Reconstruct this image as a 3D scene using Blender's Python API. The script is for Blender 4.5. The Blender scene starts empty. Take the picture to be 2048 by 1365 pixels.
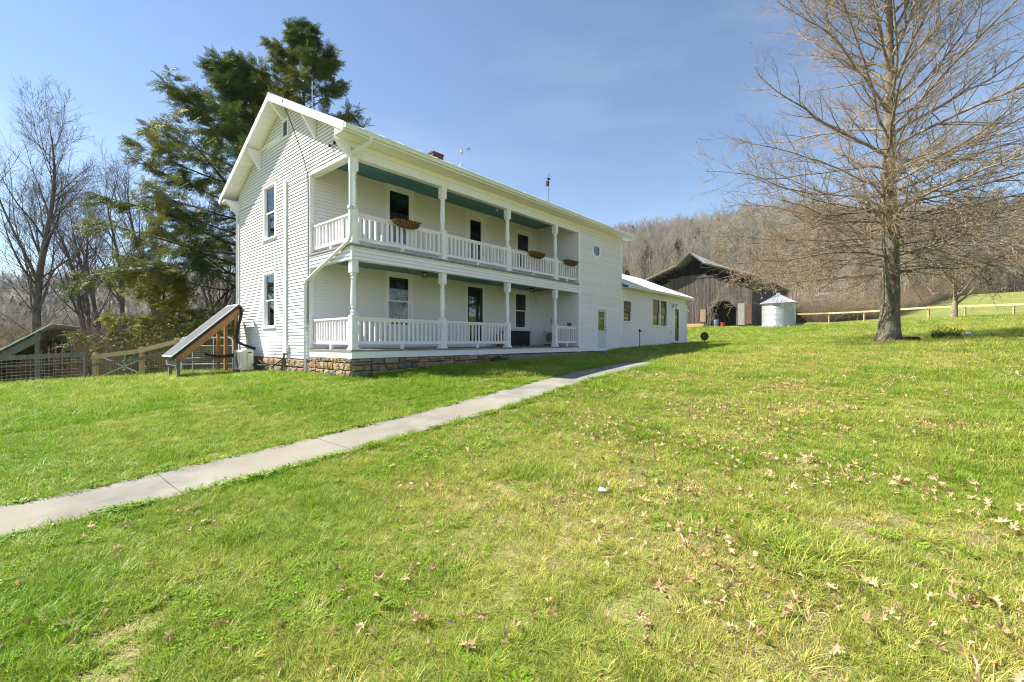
import bpy, bmesh, math, random
import numpy as np
from mathutils import Vector, Matrix

rnd = random.Random(7)
rng = np.random.default_rng(11)
R = math.radians
sc = bpy.context.scene

# ---------------------------------------------------------------- camera
cam_d = bpy.data.cameras.new('camera')
cam_d.sensor_width = 36.0
cam_d.lens = 15.82
cam_d.clip_start = 0.05
cam_d.clip_end = 6000
cam = bpy.data.objects.new('camera', cam_d)
cam.location = (0, 0, 1.5)
cam.rotation_euler = (R(90), 0, 0)
sc.collection.objects.link(cam)
sc.camera = cam

# ---------------------------------------------------------------- sky, sun, exposure
SUN = Vector((-0.887, 0.105, 1.0)).normalized()
SUN_EL = math.asin(SUN.z)
SUN_AZ = math.atan2(SUN.x, SUN.y)
world = bpy.data.worlds.new('World')
sc.world = world
world.use_nodes = True
wn, wl = world.node_tree.nodes, world.node_tree.links
wn.clear()
sky = wn.new('ShaderNodeTexSky')
sky.sky_type = 'NISHITA'
sky.sun_disc = False
sky.sun_elevation = SUN_EL
sky.sun_rotation = SUN_AZ
sky.altitude = 400
sky.air_density = 1.0
sky.dust_density = 0.05
sky.ozone_density = 2.0
bg = wn.new('ShaderNodeBackground')
bg.inputs['Strength'].default_value = 0.083
# thin cirrus veil, a faint brightening of the sky
tc = wn.new('ShaderNodeTexCoord')
mp = wn.new('ShaderNodeMapping'); mp.inputs['Scale'].default_value = (1.2, 2.2, 5.0)
nz = wn.new('ShaderNodeTexNoise'); nz.inputs['Scale'].default_value = 1.6; nz.inputs['Detail'].default_value = 7; nz.inputs['Roughness'].default_value = 0.6
rp = wn.new('ShaderNodeMapRange'); rp.inputs['From Min'].default_value = 0.48; rp.inputs['From Max'].default_value = 0.80; rp.inputs['To Max'].default_value = 0.16
mx = wn.new('ShaderNodeMix'); mx.data_type = 'RGBA'
mx.inputs['B'].default_value = (5.2, 5.6, 6.2, 1)
wo = wn.new('ShaderNodeOutputWorld')
wl.new(tc.outputs['Generated'], mp.inputs['Vector']); wl.new(mp.outputs['Vector'], nz.inputs['Vector'])
wl.new(nz.outputs['Fac'], rp.inputs['Value']); wl.new(rp.outputs['Result'], mx.inputs['Factor'])
wl.new(sky.outputs['Color'], mx.inputs['A']); wl.new(mx.outputs['Result'], bg.inputs['Color'])
wl.new(bg.outputs['Background'], wo.inputs['Surface'])

sun_d = bpy.data.lights.new('sun', 'SUN')
sun_d.energy = 5.0
sun_d.angle = R(0.53)
sun_d.color = (1.0, 0.95, 0.86)
sun = bpy.data.objects.new('sun', sun_d)
sun.rotation_euler = SUN.to_track_quat('Z', 'Y').to_euler()
sun.location = (-40, 5, 50)
sc.collection.objects.link(sun)

vs = sc.view_settings
vs.view_transform = 'Standard'
vs.look = 'None'
vs.gamma = 1.0
vs.exposure = 1.24
vs.use_curve_mapping = False
try:
    cy = sc.cycles
    cy.max_bounces = 6; cy.diffuse_bounces = 4; cy.glossy_bounces = 2
    cy.transmission_bounces = 4; cy.transparent_max_bounces = 8; cy.volume_bounces = 1
    cy.use_denoising = True
    cy.pixel_filter_type = 'BLACKMAN_HARRIS'; cy.filter_width = 1.1
    cy.denoising_prefilter = 'NONE'; cy.use_adaptive_sampling = False; cy.sample_clamp_indirect = 4.0
except Exception:
    pass

# ---------------------------------------------------------------- helpers
COL = sc.collection
HOUSE_ANG = math.atan2(900, 777)                 # direction of the long front wall
D1 = np.array([math.cos(HOUSE_ANG), math.sin(HOUSE_ANG)])
D2 = np.array([-D1[1], D1[0]])
P0 = np.array([-4.2667, 12.0])

def W(u, v, z=0.0):
    p = P0 + u * D1 + v * D2
    return (float(p[0]), float(p[1]), z)

def tag(o, label=None, cat=None, group=None, kind=None):
    if label: o['label'] = label
    if cat: o['category'] = cat
    if group: o['group'] = group
    if kind: o['kind'] = kind
    return o

def empty(name, loc=(0, 0, 0), rz=0.0, parent=None):
    o = bpy.data.objects.new(name, None)
    o.empty_display_size = 0.2
    o.location = loc
    o.rotation_euler = (0, 0, rz)
    COL.objects.link(o)
    if parent: o.parent = parent
    return o

def link(name, mesh, parent=None, loc=(0, 0, 0), rz=0.0):
    o = bpy.data.objects.new(name, mesh)
    o.location = loc
    o.rotation_euler = (0, 0, rz)
    COL.objects.link(o)
    if parent: o.parent = parent
    return o

class MB:
    """collects boxes, prisms, tubes and lathes; build() links them as one mesh object"""
    def __init__(s): s.v = []; s.f = []
    def add(s, vs, fs):
        n = len(s.v); s.v += [tuple(map(float, p)) for p in vs]; s.f += [tuple(i + n for i in f) for f in fs]; return s
    BF = [(0, 3, 2, 1), (4, 5, 6, 7), (0, 1, 5, 4), (1, 2, 6, 5), (2, 3, 7, 6), (3, 0, 4, 7)]
    def hexa(s, p): return s.add(p, MB.BF)
    def box(s, a, b):
        (x0, y0, z0), (x1, y1, z1) = a, b
        return s.hexa([(x0, y0, z0), (x1, y0, z0), (x1, y1, z0), (x0, y1, z0), (x0, y0, z1), (x1, y0, z1), (x1, y1, z1), (x0, y1, z1)])
    def wbox(s, M, a0, a1, z0, z1, o0, o1):
        return s.hexa([M(a0, z0, o0), M(a1, z0, o0), M(a1, z0, o1), M(a0, z0, o1), M(a0, z1, o0), M(a1, z1, o0), M(a1, z1, o1), M(a0, z1, o1)])
    def bar(s, p, q, w, h, up=(0, 0, 1)):
        p, q = Vector(p), Vector(q); t = (q - p).normalized(); u = Vector(up)
        if abs(t.dot(u)) > 0.98: u = Vector((1, 0, 0))
        sd = t.cross(u).normalized() * (w / 2); uu = sd.cross(t).normalized() * (h / 2)
        return s.hexa([p - sd - uu, p + sd - uu, q + sd - uu, q - sd - uu, p - sd + uu, p + sd + uu, q + sd + uu, q - sd + uu])
    def tube(s, pts, r, n=8, cap=True):
        pts = [Vector(p) for p in pts]; K = len(pts)
        rr = r if hasattr(r, '__len__') else [r] * K
        base = len(s.v); ref = None
        for i, p in enumerate(pts):
            t = (pts[min(i + 1, K - 1)] - pts[max(i - 1, 0)]).normalized()
            if ref is None: ref = t.orthogonal().normalized()
            ref = (ref - t * ref.dot(t)).normalized(); b = t.cross(ref)
            for k in range(n):
                a = 2 * math.pi * k / n
                s.v.append(tuple(p + (ref * math.cos(a) + b * math.sin(a)) * rr[i]))
        for i in range(K - 1):
            for k in range(n):
                a, b2 = base + i * n + k, base + i * n + (k + 1) % n
                s.f.append((a, b2, b2 + n, a + n))
        if cap:
            s.f.append(tuple(base + k for k in range(n))[::-1]); s.f.append(tuple(base + (K - 1) * n + k for k in range(n)))
        return s
    def lathe(s, prof, c=(0, 0), n=14, rot=0.0):
        base = len(s.v); K = len(prof)
        for (r, z) in prof:
            for k in range(n):
                a = 2 * math.pi * (k + .5) / n + rot
                s.v.append((c[0] + r * math.cos(a), c[1] + r * math.sin(a), z))
        for i in range(K - 1):
            for k in range(n):
                a, b2 = base + i * n + k, base + i * n + (k + 1) % n
                s.f.append((a, b2, b2 + n, a + n))
        s.f.append(tuple(base + k for k in range(n))[::-1]); s.f.append(tuple(base + (K - 1) * n + k for k in range(n)))
        return s
    def prism(s, pa, pb):
        n = len(pa)
        fs = [tuple(range(n))[::-1], tuple(range(n, 2 * n))] + [(i, (i + 1) % n, n + (i + 1) % n, n + i) for i in range(n)]
        return s.add(list(pa) + list(pb), fs)
    def mesh(s, name, m, smooth=False):
        me = bpy.data.meshes.new(name)
        me.from_pydata(s.v, [], s.f)
        bm = bmesh.new(); bm.from_mesh(me); bmesh.ops.recalc_face_normals(bm, faces=bm.faces); bm.to_mesh(me); bm.free()
        if smooth: me.shade_smooth()
        if m: me.materials.append(m)
        return me
    def build(s, name, m, parent=None, loc=(0, 0, 0), rz=0.0, smooth=False):
        return link(name, s.mesh(name, m, smooth), parent, loc, rz)

def mesh_np(name, V, F, m=None, smooth=True):
    """fast mesh from numpy arrays: F is (n,4) or (n,3)"""
    me = bpy.data.meshes.new(name)
    V = np.ascontiguousarray(V, dtype=np.float32); F = np.ascontiguousarray(F, dtype=np.int32)
    n, k = F.shape
    me.vertices.add(len(V)); me.vertices.foreach_set('co', V.ravel())
    me.loops.add(n * k); me.loops.foreach_set('vertex_index', F.ravel())
    me.polygons.add(n)
    me.polygons.foreach_set('loop_start', np.arange(0, n * k, k, dtype=np.int32))
    me.polygons.foreach_set('loop_total', np.full(n, k, dtype=np.int32))
    me.update(calc_edges=True)
    if smooth: me.shade_smooth()
    if m: me.materials.append(m)
    return me

def tubes_np(P, rad, S=4):
    """P (N,K,3), rad (N,K) -> verts, quads"""
    N, K, _ = P.shape
    T = np.empty_like(P)
    T[:, 1:-1] = P[:, 2:] - P[:, :-2]; T[:, 0] = P[:, 1] - P[:, 0]; T[:, -1] = P[:, -1] - P[:, -2]
    T /= np.linalg.norm(T, axis=2, keepdims=True) + 1e-9
    ax = T.mean(axis=1); ref = np.where(np.abs(ax[:, 2:3]) > 0.85, np.array([[1., 0, 0]]), np.array([[0, 0, 1.]]))
    ref = np.repeat(ref[:, None, :], K, axis=1)
    A = np.cross(T, ref); A /= np.linalg.norm(A, axis=2, keepdims=True) + 1e-9
    B = np.cross(T, A)
    th = np.arange(S) * 2 * np.pi / S
    V = P[:, :, None, :] + rad[:, :, None, None] * (np.cos(th)[None, None, :, None] * A[:, :, None, :] + np.sin(th)[None, None, :, None] * B[:, :, None, :])
    idx = np.arange(N * K * S).reshape(N, K, S)
    a = idx[:, :-1, :]; b = np.roll(a, -1, axis=2); c = idx[:, 1:, :]; d = np.roll(c, -1, axis=2)
    F = np.stack([a, b, d, c], axis=-1).reshape(-1, 4)
    return V.reshape(-1, 3), F

def join_np(parts):
    Vs, Fs, n = [], [], 0
    for V, F in parts:
        Vs.append(V); Fs.append(F + n); n += len(V)
    return np.concatenate(Vs), np.concatenate(Fs)

# ---------------------------------------------------------------- materials
def new_mat(name):
    m = bpy.data.materials.new(name); m.use_nodes = True
    nt = m.node_tree; return m, nt.nodes, nt.links, nt.nodes['Principled BSDF']

def pmat(name, c1, c2=None, scale=4.0, rough=0.7, bump=0.0, metal=0.0, stretch=(1, 1, 1), detail=5, lo=0.35, hi=0.65, bscale=None, spec=0.3, rand=0.0, c3=None, dist=0.02):
    m, N, L, B = new_mat(name)
    B.inputs['Roughness'].default_value = rough
    B.inputs['Metallic'].default_value = metal
    B.inputs['Specular IOR Level'].default_value = spec
    g = N.new('ShaderNodeNewGeometry'); mp = N.new('ShaderNodeMapping'); mp.inputs['Scale'].default_value = stretch
    L.new(g.outputs['Position'], mp.inputs['Vector'])
    nz = N.new('ShaderNodeTexNoise'); nz.inputs['Scale'].default_value = scale; nz.inputs['Detail'].default_value = detail; nz.inputs['Roughness'].default_value = 0.62
    L.new(mp.outputs['Vector'], nz.inputs['Vector'])
    col = None
    if c2 is not None:
        mr = N.new('ShaderNodeMapRange'); mr.inputs['From Min'].default_value = lo; mr.inputs['From Max'].default_value = hi
        L.new(nz.outputs['Fac'], mr.inputs['Value'])
        mx = N.new('ShaderNodeMix'); mx.data_type = 'RGBA'
        mx.inputs['A'].default_value = (*c1, 1); mx.inputs['B'].default_value = (*c2, 1)
        L.new(mr.outputs['Result'], mx.inputs['Factor']); col = mx.outputs['Result']
        if c3 is not None:
            n2 = N.new('ShaderNodeTexNoise'); n2.inputs['Scale'].default_value = scale * 0.27; n2.inputs['Detail'].default_value = 3
            L.new(mp.outputs['Vector'], n2.inputs['Vector'])
            m2 = N.new('ShaderNodeMapRange'); m2.inputs['From Min'].default_value = 0.45; m2.inputs['From Max'].default_value = 0.68
            L.new(n2.outputs['Fac'], m2.inputs['Value'])
            x2 = N.new('ShaderNodeMix'); x2.data_type = 'RGBA'; x2.inputs['B'].default_value = (*c3, 1)
            L.new(m2.outputs['Result'], x2.inputs['Factor']); L.new(col, x2.inputs['A']); col = x2.outputs['Result']
    if rand > 0:
        oi = N.new('ShaderNodeObjectInfo'); hs = N.new('ShaderNodeHueSaturation')
        mr2 = N.new('ShaderNodeMapRange'); mr2.inputs['To Min'].default_value = 1 - rand; mr2.inputs['To Max'].default_value = 1 + rand
        L.new(oi.outputs['Random'], mr2.inputs['Value']); L.new(mr2.outputs['Result'], hs.inputs['Value'])
        if col is None: hs.inputs['Color'].default_value = (*c1, 1)
        else: L.new(col, hs.inputs['Color'])
        col = hs.outputs['Color']
    if col is None: B.inputs['Base Color'].default_value = (*c1, 1)
    else: L.new(col, B.inputs['Base Color'])
    if bump > 0:
        bz = nz
        if bscale:
            bz = N.new('ShaderNodeTexNoise'); bz.inputs['Scale'].default_value = bscale; bz.inputs['Detail'].default_value = 4
            L.new(mp.outputs['Vector'], bz.inputs['Vector'])
        bp = N.new('ShaderNodeBump'); bp.inputs['Strength'].default_value = bump; bp.inputs['Distance'].default_value = dist
        L.new(bz.outputs['Fac'], bp.inputs['Height']); L.new(bp.outputs['Normal'], B.inputs['Normal'])
    return m

def leaf_mat(name, c1, c2, tint=True, trans=0.35, rough=0.55, attr=None, hue_noise=None):
    """thin leaf or blade: diffuse + translucent, colour mixed by the per-instance tint"""
    m, N, L, B = new_mat(name)
    B.inputs['Roughness'].default_value = rough
    B.inputs['Specular IOR Level'].default_value = 0.25
    mx = N.new('ShaderNodeMix'); mx.data_type = 'RGBA'
    mx.inputs['A'].default_value = (*c1, 1); mx.inputs['B'].default_value = (*c2, 1)
    if tint:
        at = N.new('ShaderNodeAttribute'); at.attribute_type = 'INSTANCER'; at.attribute_name = 'tint'
        L.new(at.outputs['Fac'], mx.inputs['Factor'])
    else:
        g = N.new('ShaderNodeNewGeometry'); nz = N.new('ShaderNodeTexNoise'); nz.inputs['Scale'].default_value = hue_noise or 1.5
        L.new(g.outputs['Position'], nz.inputs['Vector'])
        mr = N.new('ShaderNodeMapRange'); mr.inputs['From Min'].default_value = 0.35; mr.inputs['From Max'].default_value = 0.65
        L.new(nz.outputs['Fac'], mr.inputs['Value']); L.new(mr.outputs['Result'], mx.inputs['Factor'])
    col = mx.outputs['Result']
    if attr:
        a2 = N.new('ShaderNodeAttribute'); a2.attribute_name = attr
        x2 = N.new('ShaderNodeMix'); x2.data_type = 'RGBA'; x2.blend_type = 'MULTIPLY'; x2.inputs['Factor'].default_value = 1
        L.new(col, x2.inputs['A']); L.new(a2.outputs['Color'], x2.inputs['B']); col = x2.outputs['Result']
    L.new(col, B.inputs['Base Color'])
    tr = N.new('ShaderNodeBsdfTranslucent'); L.new(col, tr.inputs['Color'])
    ms = N.new('ShaderNodeMixShader'); ms.inputs['Fac'].default_value = trans
    out = N['Material Output']
    L.new(B.outputs['BSDF'], ms.inputs[1]); L.new(tr.outputs['BSDF'], ms.inputs[2]); L.new(ms.outputs['Shader'], out.inputs['Surface'])
    return m

def glass_mat(name, tint=(0.75, 0.8, 0.8), refl=1.0):
    m, N, L, B = new_mat(name)
    N.remove(B)
    gl = N.new('ShaderNodeBsdfGlossy'); gl.inputs['Roughness'].default_value = 0.02; gl.inputs['Color'].default_value = (1, 1, 1, 1)
    tp = N.new('ShaderNodeBsdfTransparent'); tp.inputs['Color'].default_value = (*tint, 1)
    fr = N.new('ShaderNodeFresnel'); fr.inputs['IOR'].default_value = 1.55
    mu = N.new('ShaderNodeMath'); mu.operation = 'MULTIPLY'; mu.inputs[1].default_value = refl; mu.use_clamp = True
    ms = N.new('ShaderNodeMixShader')
    L.new(fr.outputs['Fac'], mu.inputs[0]); L.new(mu.outputs['Value'], ms.inputs['Fac'])
    L.new(tp.outputs['BSDF'], ms.inputs[1]); L.new(gl.outputs['BSDF'], ms.inputs[2])
    L.new(ms.outputs['Shader'], N['Material Output'].inputs['Surface'])
    return m

M = {}
M['white'] = pmat('white_paint', (0.91, 0.865, 0.885), (0.86, 0.81, 0.81), scale=1.6, rough=0.5, bump=0.05, bscale=60, lo=0.45, hi=0.85, rand=0.045, stretch=(1, 1, .45))
M['trim'] = pmat('white_trim', (0.91, 0.87, 0.90), (0.865, 0.825, 0.845), scale=3.5, rough=0.42, lo=0.45, hi=0.8, rand=0.02)
M['oldwhite'] = pmat('weathered_white_paint', (0.875, 0.83, 0.85), (0.66, 0.60, 0.57), scale=6, rough=0.6, bump=0.12, bscale=30, lo=0.56, hi=0.8, rand=0.04)
M['lapshade'] = pmat('lap_shadow_edge', (0.46, 0.42, 0.385), (0.34, 0.31, 0.28), scale=8, rough=0.85)  # lap shadow painted as a darker lower board edge
M['deck'] = pmat('weathered_deck_wood', (0.33, 0.30, 0.26), (0.22, 0.19, 0.16), scale=6, rough=0.85, bump=0.3, stretch=(1, 1, 6), rand=0.15)
M['teal'] = pmat('teal_ceiling_paint', (0.115, 0.29, 0.34), (0.095, 0.25, 0.295), scale=3, rough=0.5, rand=0.12)
M['roof'] = pmat('galvanised_roof', (0.62, 0.64, 0.66), (0.50, 0.52, 0.55), scale=1.2, rough=0.42, metal=0.35, rand=0.05)
M['roofwhite'] = pmat('white_metal_roof', (0.80, 0.82, 0.84), (0.72, 0.74, 0.77), scale=1.0, rough=0.38, rand=0.02)
M['gutter'] = pmat('gutter_enamel', (0.80, 0.81, 0.80), (0.70, 0.70, 0.68), scale=5, rough=0.35, lo=0.5, hi=0.8)
M['concrete'] = pmat('concrete', (0.29, 0.272, 0.235), (0.165, 0.152, 0.125), scale=1.7, rough=0.92, bump=0.35, bscale=55, lo=0.3, hi=0.7, c3=(0.26, 0.23, 0.17), dist=0.006)
M['mortar'] = pmat('lime_mortar', (0.22, 0.175, 0.12), (0.14, 0.11, 0.08), scale=10, rough=0.95, bump=0.4, bscale=40)
STONES = [pmat('field_stone', c, tuple(x * .62 for x in c), scale=7, rough=0.9, bump=0.6, bscale=26, lo=0.35, hi=0.75, rand=0.14, dist=0.02)
          for c in ((0.40, 0.275, 0.14), (0.36, 0.235, 0.125), (0.28, 0.22, 0.15), (0.22, 0.185, 0.15), (0.40, 0.31, 0.20), (0.33, 0.20, 0.105))]
M['glass'] = glass_mat('window_glass', (0.62, 0.68, 0.68), 0.9)
M['doorpaint'] = pmat('pale_door_paint', (0.66, 0.70, 0.72), (0.60, 0.64, 0.66), scale=4, rough=0.4)
M['room'] = pmat('room_shade', (0.035, 0.03, 0.026), rough=0.9)  # shade of the rooms behind the windows, put into the colour
M['green'] = pmat('dark_green_paint', (0.012, 0.05, 0.04), rough=0.35)
M['black'] = pmat('black_rubber', (0.015, 0.015, 0.017), rough=0.5)
M['blackmetal'] = pmat('black_iron', (0.02, 0.02, 0.022), (0.05, 0.04, 0.035), scale=20, rough=0.55, metal=0.4)
M['galv'] = pmat('galvanised_steel', (0.60, 0.62, 0.64), (0.48, 0.50, 0.53), scale=9, rough=0.38, metal=0.55)
M['wire'] = pmat('fence_wire', (0.5, 0.5, 0.5), rough=0.5, metal=0.4)
M['tan'] = pmat('new_lumber', (0.60, 0.44, 0.24), (0.48, 0.33, 0.17), scale=4, rough=0.75, bump=0.25, stretch=(1, 1, 5), rand=0.1)
M['cedar'] = pmat('treated_post', (0.36, 0.19, 0.075), (0.22, 0.11, 0.045), scale=5, rough=0.8, bump=0.3, stretch=(5, 5, 1), lo=0.4, hi=0.72, rand=0.15)
M['greywood'] = pmat('grey_weathered_wood', (0.25, 0.235, 0.20), (0.13, 0.12, 0.10), scale=6, rough=0.9, bump=0.4, stretch=(4, 4, 1), rand=0.18)
M['brownwood'] = pmat('dark_brown_wood', (0.12, 0.075, 0.045), (0.06, 0.04, 0.028), scale=5, rough=0.85, bump=0.3, stretch=(4, 4, 1), rand=0.2)
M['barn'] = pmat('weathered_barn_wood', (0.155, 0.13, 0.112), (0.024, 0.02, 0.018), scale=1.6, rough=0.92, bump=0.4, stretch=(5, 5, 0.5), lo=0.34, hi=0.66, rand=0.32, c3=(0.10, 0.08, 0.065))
M['barndark'] = pmat('barn_shade_black', (0.018, 0.015, 0.013), (0.010, 0.009, 0.008), scale=3, rough=0.95)  # near black, paints the barn's inner shade
M['barnroof'] = pmat('old_tin_roof', (0.40, 0.41, 0.43), (0.22, 0.20, 0.19), scale=0.9, rough=0.5, metal=0.3, lo=0.4, hi=0.7)
M['bin'] = pmat('grain_bin_steel', (0.52, 0.535, 0.55), (0.40, 0.41, 0.42), scale=1.6, rough=0.42, metal=0.45, stretch=(1, 1, .4))
M['collector'] = pmat('collector_glass', (0.17, 0.18, 0.19), (0.14, 0.15, 0.16), scale=1.0, rough=0.28, spec=0.5)
M['plastic'] = pmat('ivory_plastic', (0.72, 0.70, 0.64), (0.66, 0.64, 0.57), scale=4, rough=0.45)
M['grille'] = pmat('grille_grey', (0.45, 0.45, 0.42), rough=0.55)
M['brick'] = pmat('chimney_brick', (0.22, 0.11, 0.065), (0.09, 0.055, 0.04), scale=9, rough=0.9, bump=0.3, rand=0.2)
M['coco'] = pmat('coconut_liner', (0.26, 0.125, 0.045), (0.13, 0.06, 0.022), scale=26, rough=0.95, bump=0.6)
M['terra'] = pmat('terracotta', (0.50, 0.17, 0.07), (0.38, 0.13, 0.055), scale=8, rough=0.8)
M['lampglass'] = pmat('amber_lamp_glass', (0.42, 0.34, 0.16), rough=0.2, spec=0.6)
M['bulb'] = pmat('milky_bulb', (0.8, 0.8, 0.78), rough=0.25)
M['curtain'] = pmat('floral_curtain', (0.30, 0.16, 0.07), (0.07, 0.035, 0.02), scale=13, rough=0.9, lo=0.42, hi=0.58, c3=(0.20, 0.19, 0.08))
M['pale'] = pmat('pale_curtain', (0.42, 0.43, 0.33), (0.25, 0.27, 0.17), scale=9, rough=0.9, stretch=(3, 3, .4))
M['amber'] = pmat('amber_lace_panel', (0.75, 0.38, 0.06), (0.22, 0.08, 0.02), scale=17, rough=0.85, lo=0.40, hi=0.60)
M['rust'] = pmat('rusty_disc', (0.13, 0.085, 0.04), (0.07, 0.05, 0.03), scale=10, rough=0.75, metal=0.2)
M['rock'] = pmat('grey_rock', (0.34, 0.33, 0.32), (0.2, 0.19, 0.18), scale=9, rough=0.85, bump=0.4)
M['oakbark'] = pmat('oak_bark', (0.26, 0.205, 0.14), (0.065, 0.05, 0.036), scale=11, rough=0.92, bump=0.9, stretch=(1, 1, 0.35), lo=0.36, hi=0.64, c3=(0.17, 0.155, 0.11), dist=0.04)
M['limbbark'] = pmat('oak_limb_bark', (0.33, 0.26, 0.175), (0.13, 0.10, 0.07), scale=7, rough=0.9, bump=0.5, lo=0.36, hi=0.64)
M['oaktwig'] = pmat('oak_twig', (0.36, 0.275, 0.18), (0.23, 0.175, 0.115), scale=1.3, rough=0.8)
M['greybark'] = pmat('grey_bark', (0.17, 0.15, 0.13), (0.085, 0.075, 0.066), scale=8, rough=0.95, bump=0.7, stretch=(1, 1, 0.4), lo=0.36, hi=0.64, dist=0.03)
M['greytwig'] = pmat('grey_twig', (0.135, 0.115, 0.10), (0.09, 0.075, 0.065), scale=1.0, rough=0.9)
M['darkbark'] = pmat('hemlock_bark', (0.085, 0.068, 0.052), (0.045, 0.037, 0.03), scale=8, rough=0.95, bump=0.6, stretch=(1, 1, 0.4))
M['deadleaf'] = leaf_mat('dead_oak_leaf', (0.70, 0.51, 0.29), (0.30, 0.17, 0.08), tint=True, trans=0.2, rough=0.6)
M['oakleaf'] = leaf_mat('clinging_oak_leaf', (0.56, 0.37, 0.17), (0.34, 0.20, 0.085), tint=False, trans=0.3, rough=0.6, hue_noise=3.0)
M['needle'] = leaf_mat('hemlock_needle', (0.058, 0.108, 0.022), (0.27, 0.24, 0.03), tint=True, trans=0.22, rough=0.5)
M['limeneedle'] = leaf_mat('lime_young_needle', (0.22, 0.24, 0.025), (0.40, 0.37, 0.04), tint=True, trans=0.35, rough=0.5)  # yellow-green of the young evergreen
M['shrubleaf'] = leaf_mat('shrub_leaf', (0.15, 0.19, 0.024), (0.38, 0.36, 0.05), tint=True, trans=0.35, rough=0.5)
M['grass'] = leaf_mat('grass_blade', (0.20, 0.375, 0.015), (0.55, 0.545, 0.125), tint=True, trans=0.42, rough=0.45, attr='bc')
M['straw'] = leaf_mat('dry_thatch', (0.68, 0.54, 0.30), (0.56, 0.42, 0.23), tint=True, trans=0.25, rough=0.7, attr='bc')
M['clover'] = leaf_mat('clover_leaf', (0.16, 0.31, 0.018), (0.27, 0.42, 0.03), tint=True, trans=0.35, rough=0.5, attr='bc')
M['petal'] = leaf_mat('daffodil_petal', (0.78, 0.50, 0.015), (0.85, 0.62, 0.03), tint=False, trans=0.35)
M['daffleaf'] = leaf_mat('daffodil_leaf', (0.05, 0.14, 0.03), (0.09, 0.20, 0.04), tint=False, trans=0.3)
M['violet'] = leaf_mat('violet_petal', (0.12, 0.07, 0.40), (0.20, 0.12, 0.5), tint=True, trans=0.3)
# ---------------------------------------------------------------- terrain
CP = np.array([
    (0, 0, 0), (-4.29, 4.17, -.07), (-2.78, 5.91, .04), (-1.3, 7.63, .20), (.855, 10.13, .53), (3.95, 13.7, .83),
    (3, 3, .18), (6, 6, .50), (10, 10, .95), (-7, 7, -.08), (-4.27, 12, .48), (-5.8, 13.4, .52), (-9.2, 15.9, .40), (-11.1, 14.75, .27),
    (-12.3, 17.7, .26), (-16.2, 17.5, -.02), (-18.2, 16, -.10), (-14, 10, -.12), (3.05, 20.4, .80), (5.7, 23.5, 1.02), (11.7, 30.5, 1.28),
    (15.9, 19, 1.44), (11.5, 26.5, 1.30), (20, 12, 1.75), (23, 22, 1.95), (30, 30, 2.5), (9, 2, .6), (-9, 1, -.25),
    (24.1, 60, 3.45), (31, 54, 3.25), (17, 66, 3.4), (30.8, 52, 3.08), (37, 57, 3.8), (38.9, 56, 3.8), (42.1, 46, 3.77), (44.5, 40, 3.6), (37.6, 38, 3.45),
    (49.7, 75, 5.0), (64.5, 80, 6.8), (82.6, 90, 9.8), (125, 110, 15.8), (70, 40, 6.0), (60, 10, 4.5), (100, 60, 9.5),
    (-40, 40, -3), (-80, 60, -5.5), (-30, 70, -3), (-10, 60, .5), (-60, 20, -3.5), (-21, 24, -.9), (-27, 27, -1.4), (-10, 30, .1), (5, 45, 1.6), (0, 90, 2.5),
    (0, -12, -.3), (-20, -8, -1.2), (22, -8, 1.6), (-50, -30, -3), (50, -30, 3.5), (0, -60, -1), (-90, 110, -6), (-120, 10, -6), (0, 130, 4), (130, 10, 9), (0, -130, -2)], dtype=float)

def _phi(r2): return 0.5 * r2 * np.log(r2 + 1e-9)
def _fit():
    n = len(CP); X = CP[:, :2] / 20.0
    r2 = ((X[:, None] - X[None]) ** 2).sum(-1)
    A = np.zeros((n + 3, n + 3)); A[:n, :n] = _phi(r2) + np.eye(n) * 0.004
    A[:n, n] = 1; A[:n, n + 1:] = X; A[n, :n] = 1; A[n + 1:, :n] = X.T
    return np.linalg.solve(A, np.concatenate([CP[:, 2], np.zeros(3)])), X
_w, _X = _fit()

PXT = [-2500, -600, 0, 200, 400, 600, 900, 1100, 1243, 1300, 1400, 1500, 1650, 1800, 1950, 2048, 2400, 3000, 5000]
RIDGE = [640, 600, 562, 558, 556, 552, 540, 516, 494, 490, 480, 470, 462, 464, 460, 456, 450, 480, 560]
R1T = [300, 300, 300, 300, 300, 260, 160, 110, 90, 80, 75, 75, 76, 95, 140, 168, 180, 180, 180]
R2T = [1100, 1100, 1100, 1100, 1050, 950, 650, 470, 430, 430, 430, 420, 420, 430, 440, 450, 480, 500, 600]

def smooth(t):
    t = np.clip(t, 0, 1); return t * t * (3 - 2 * t)

def vnoise(x, y, s, seed=0):
    """cheap smooth value noise made of sines"""
    x = x / s; y = y / s; o = seed * 1.7
    return (np.sin(x * 1.3 + 1.1 * np.sin(y * .9 + o) + o) + np.sin(y * 1.7 + 1.3 * np.sin(x * 1.1 - o) - 2 * o) + np.sin((x + y) * .8 + o * 3) + np.sin((x - y) * 2.3 + o * 5) * .5) / 3.5

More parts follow.
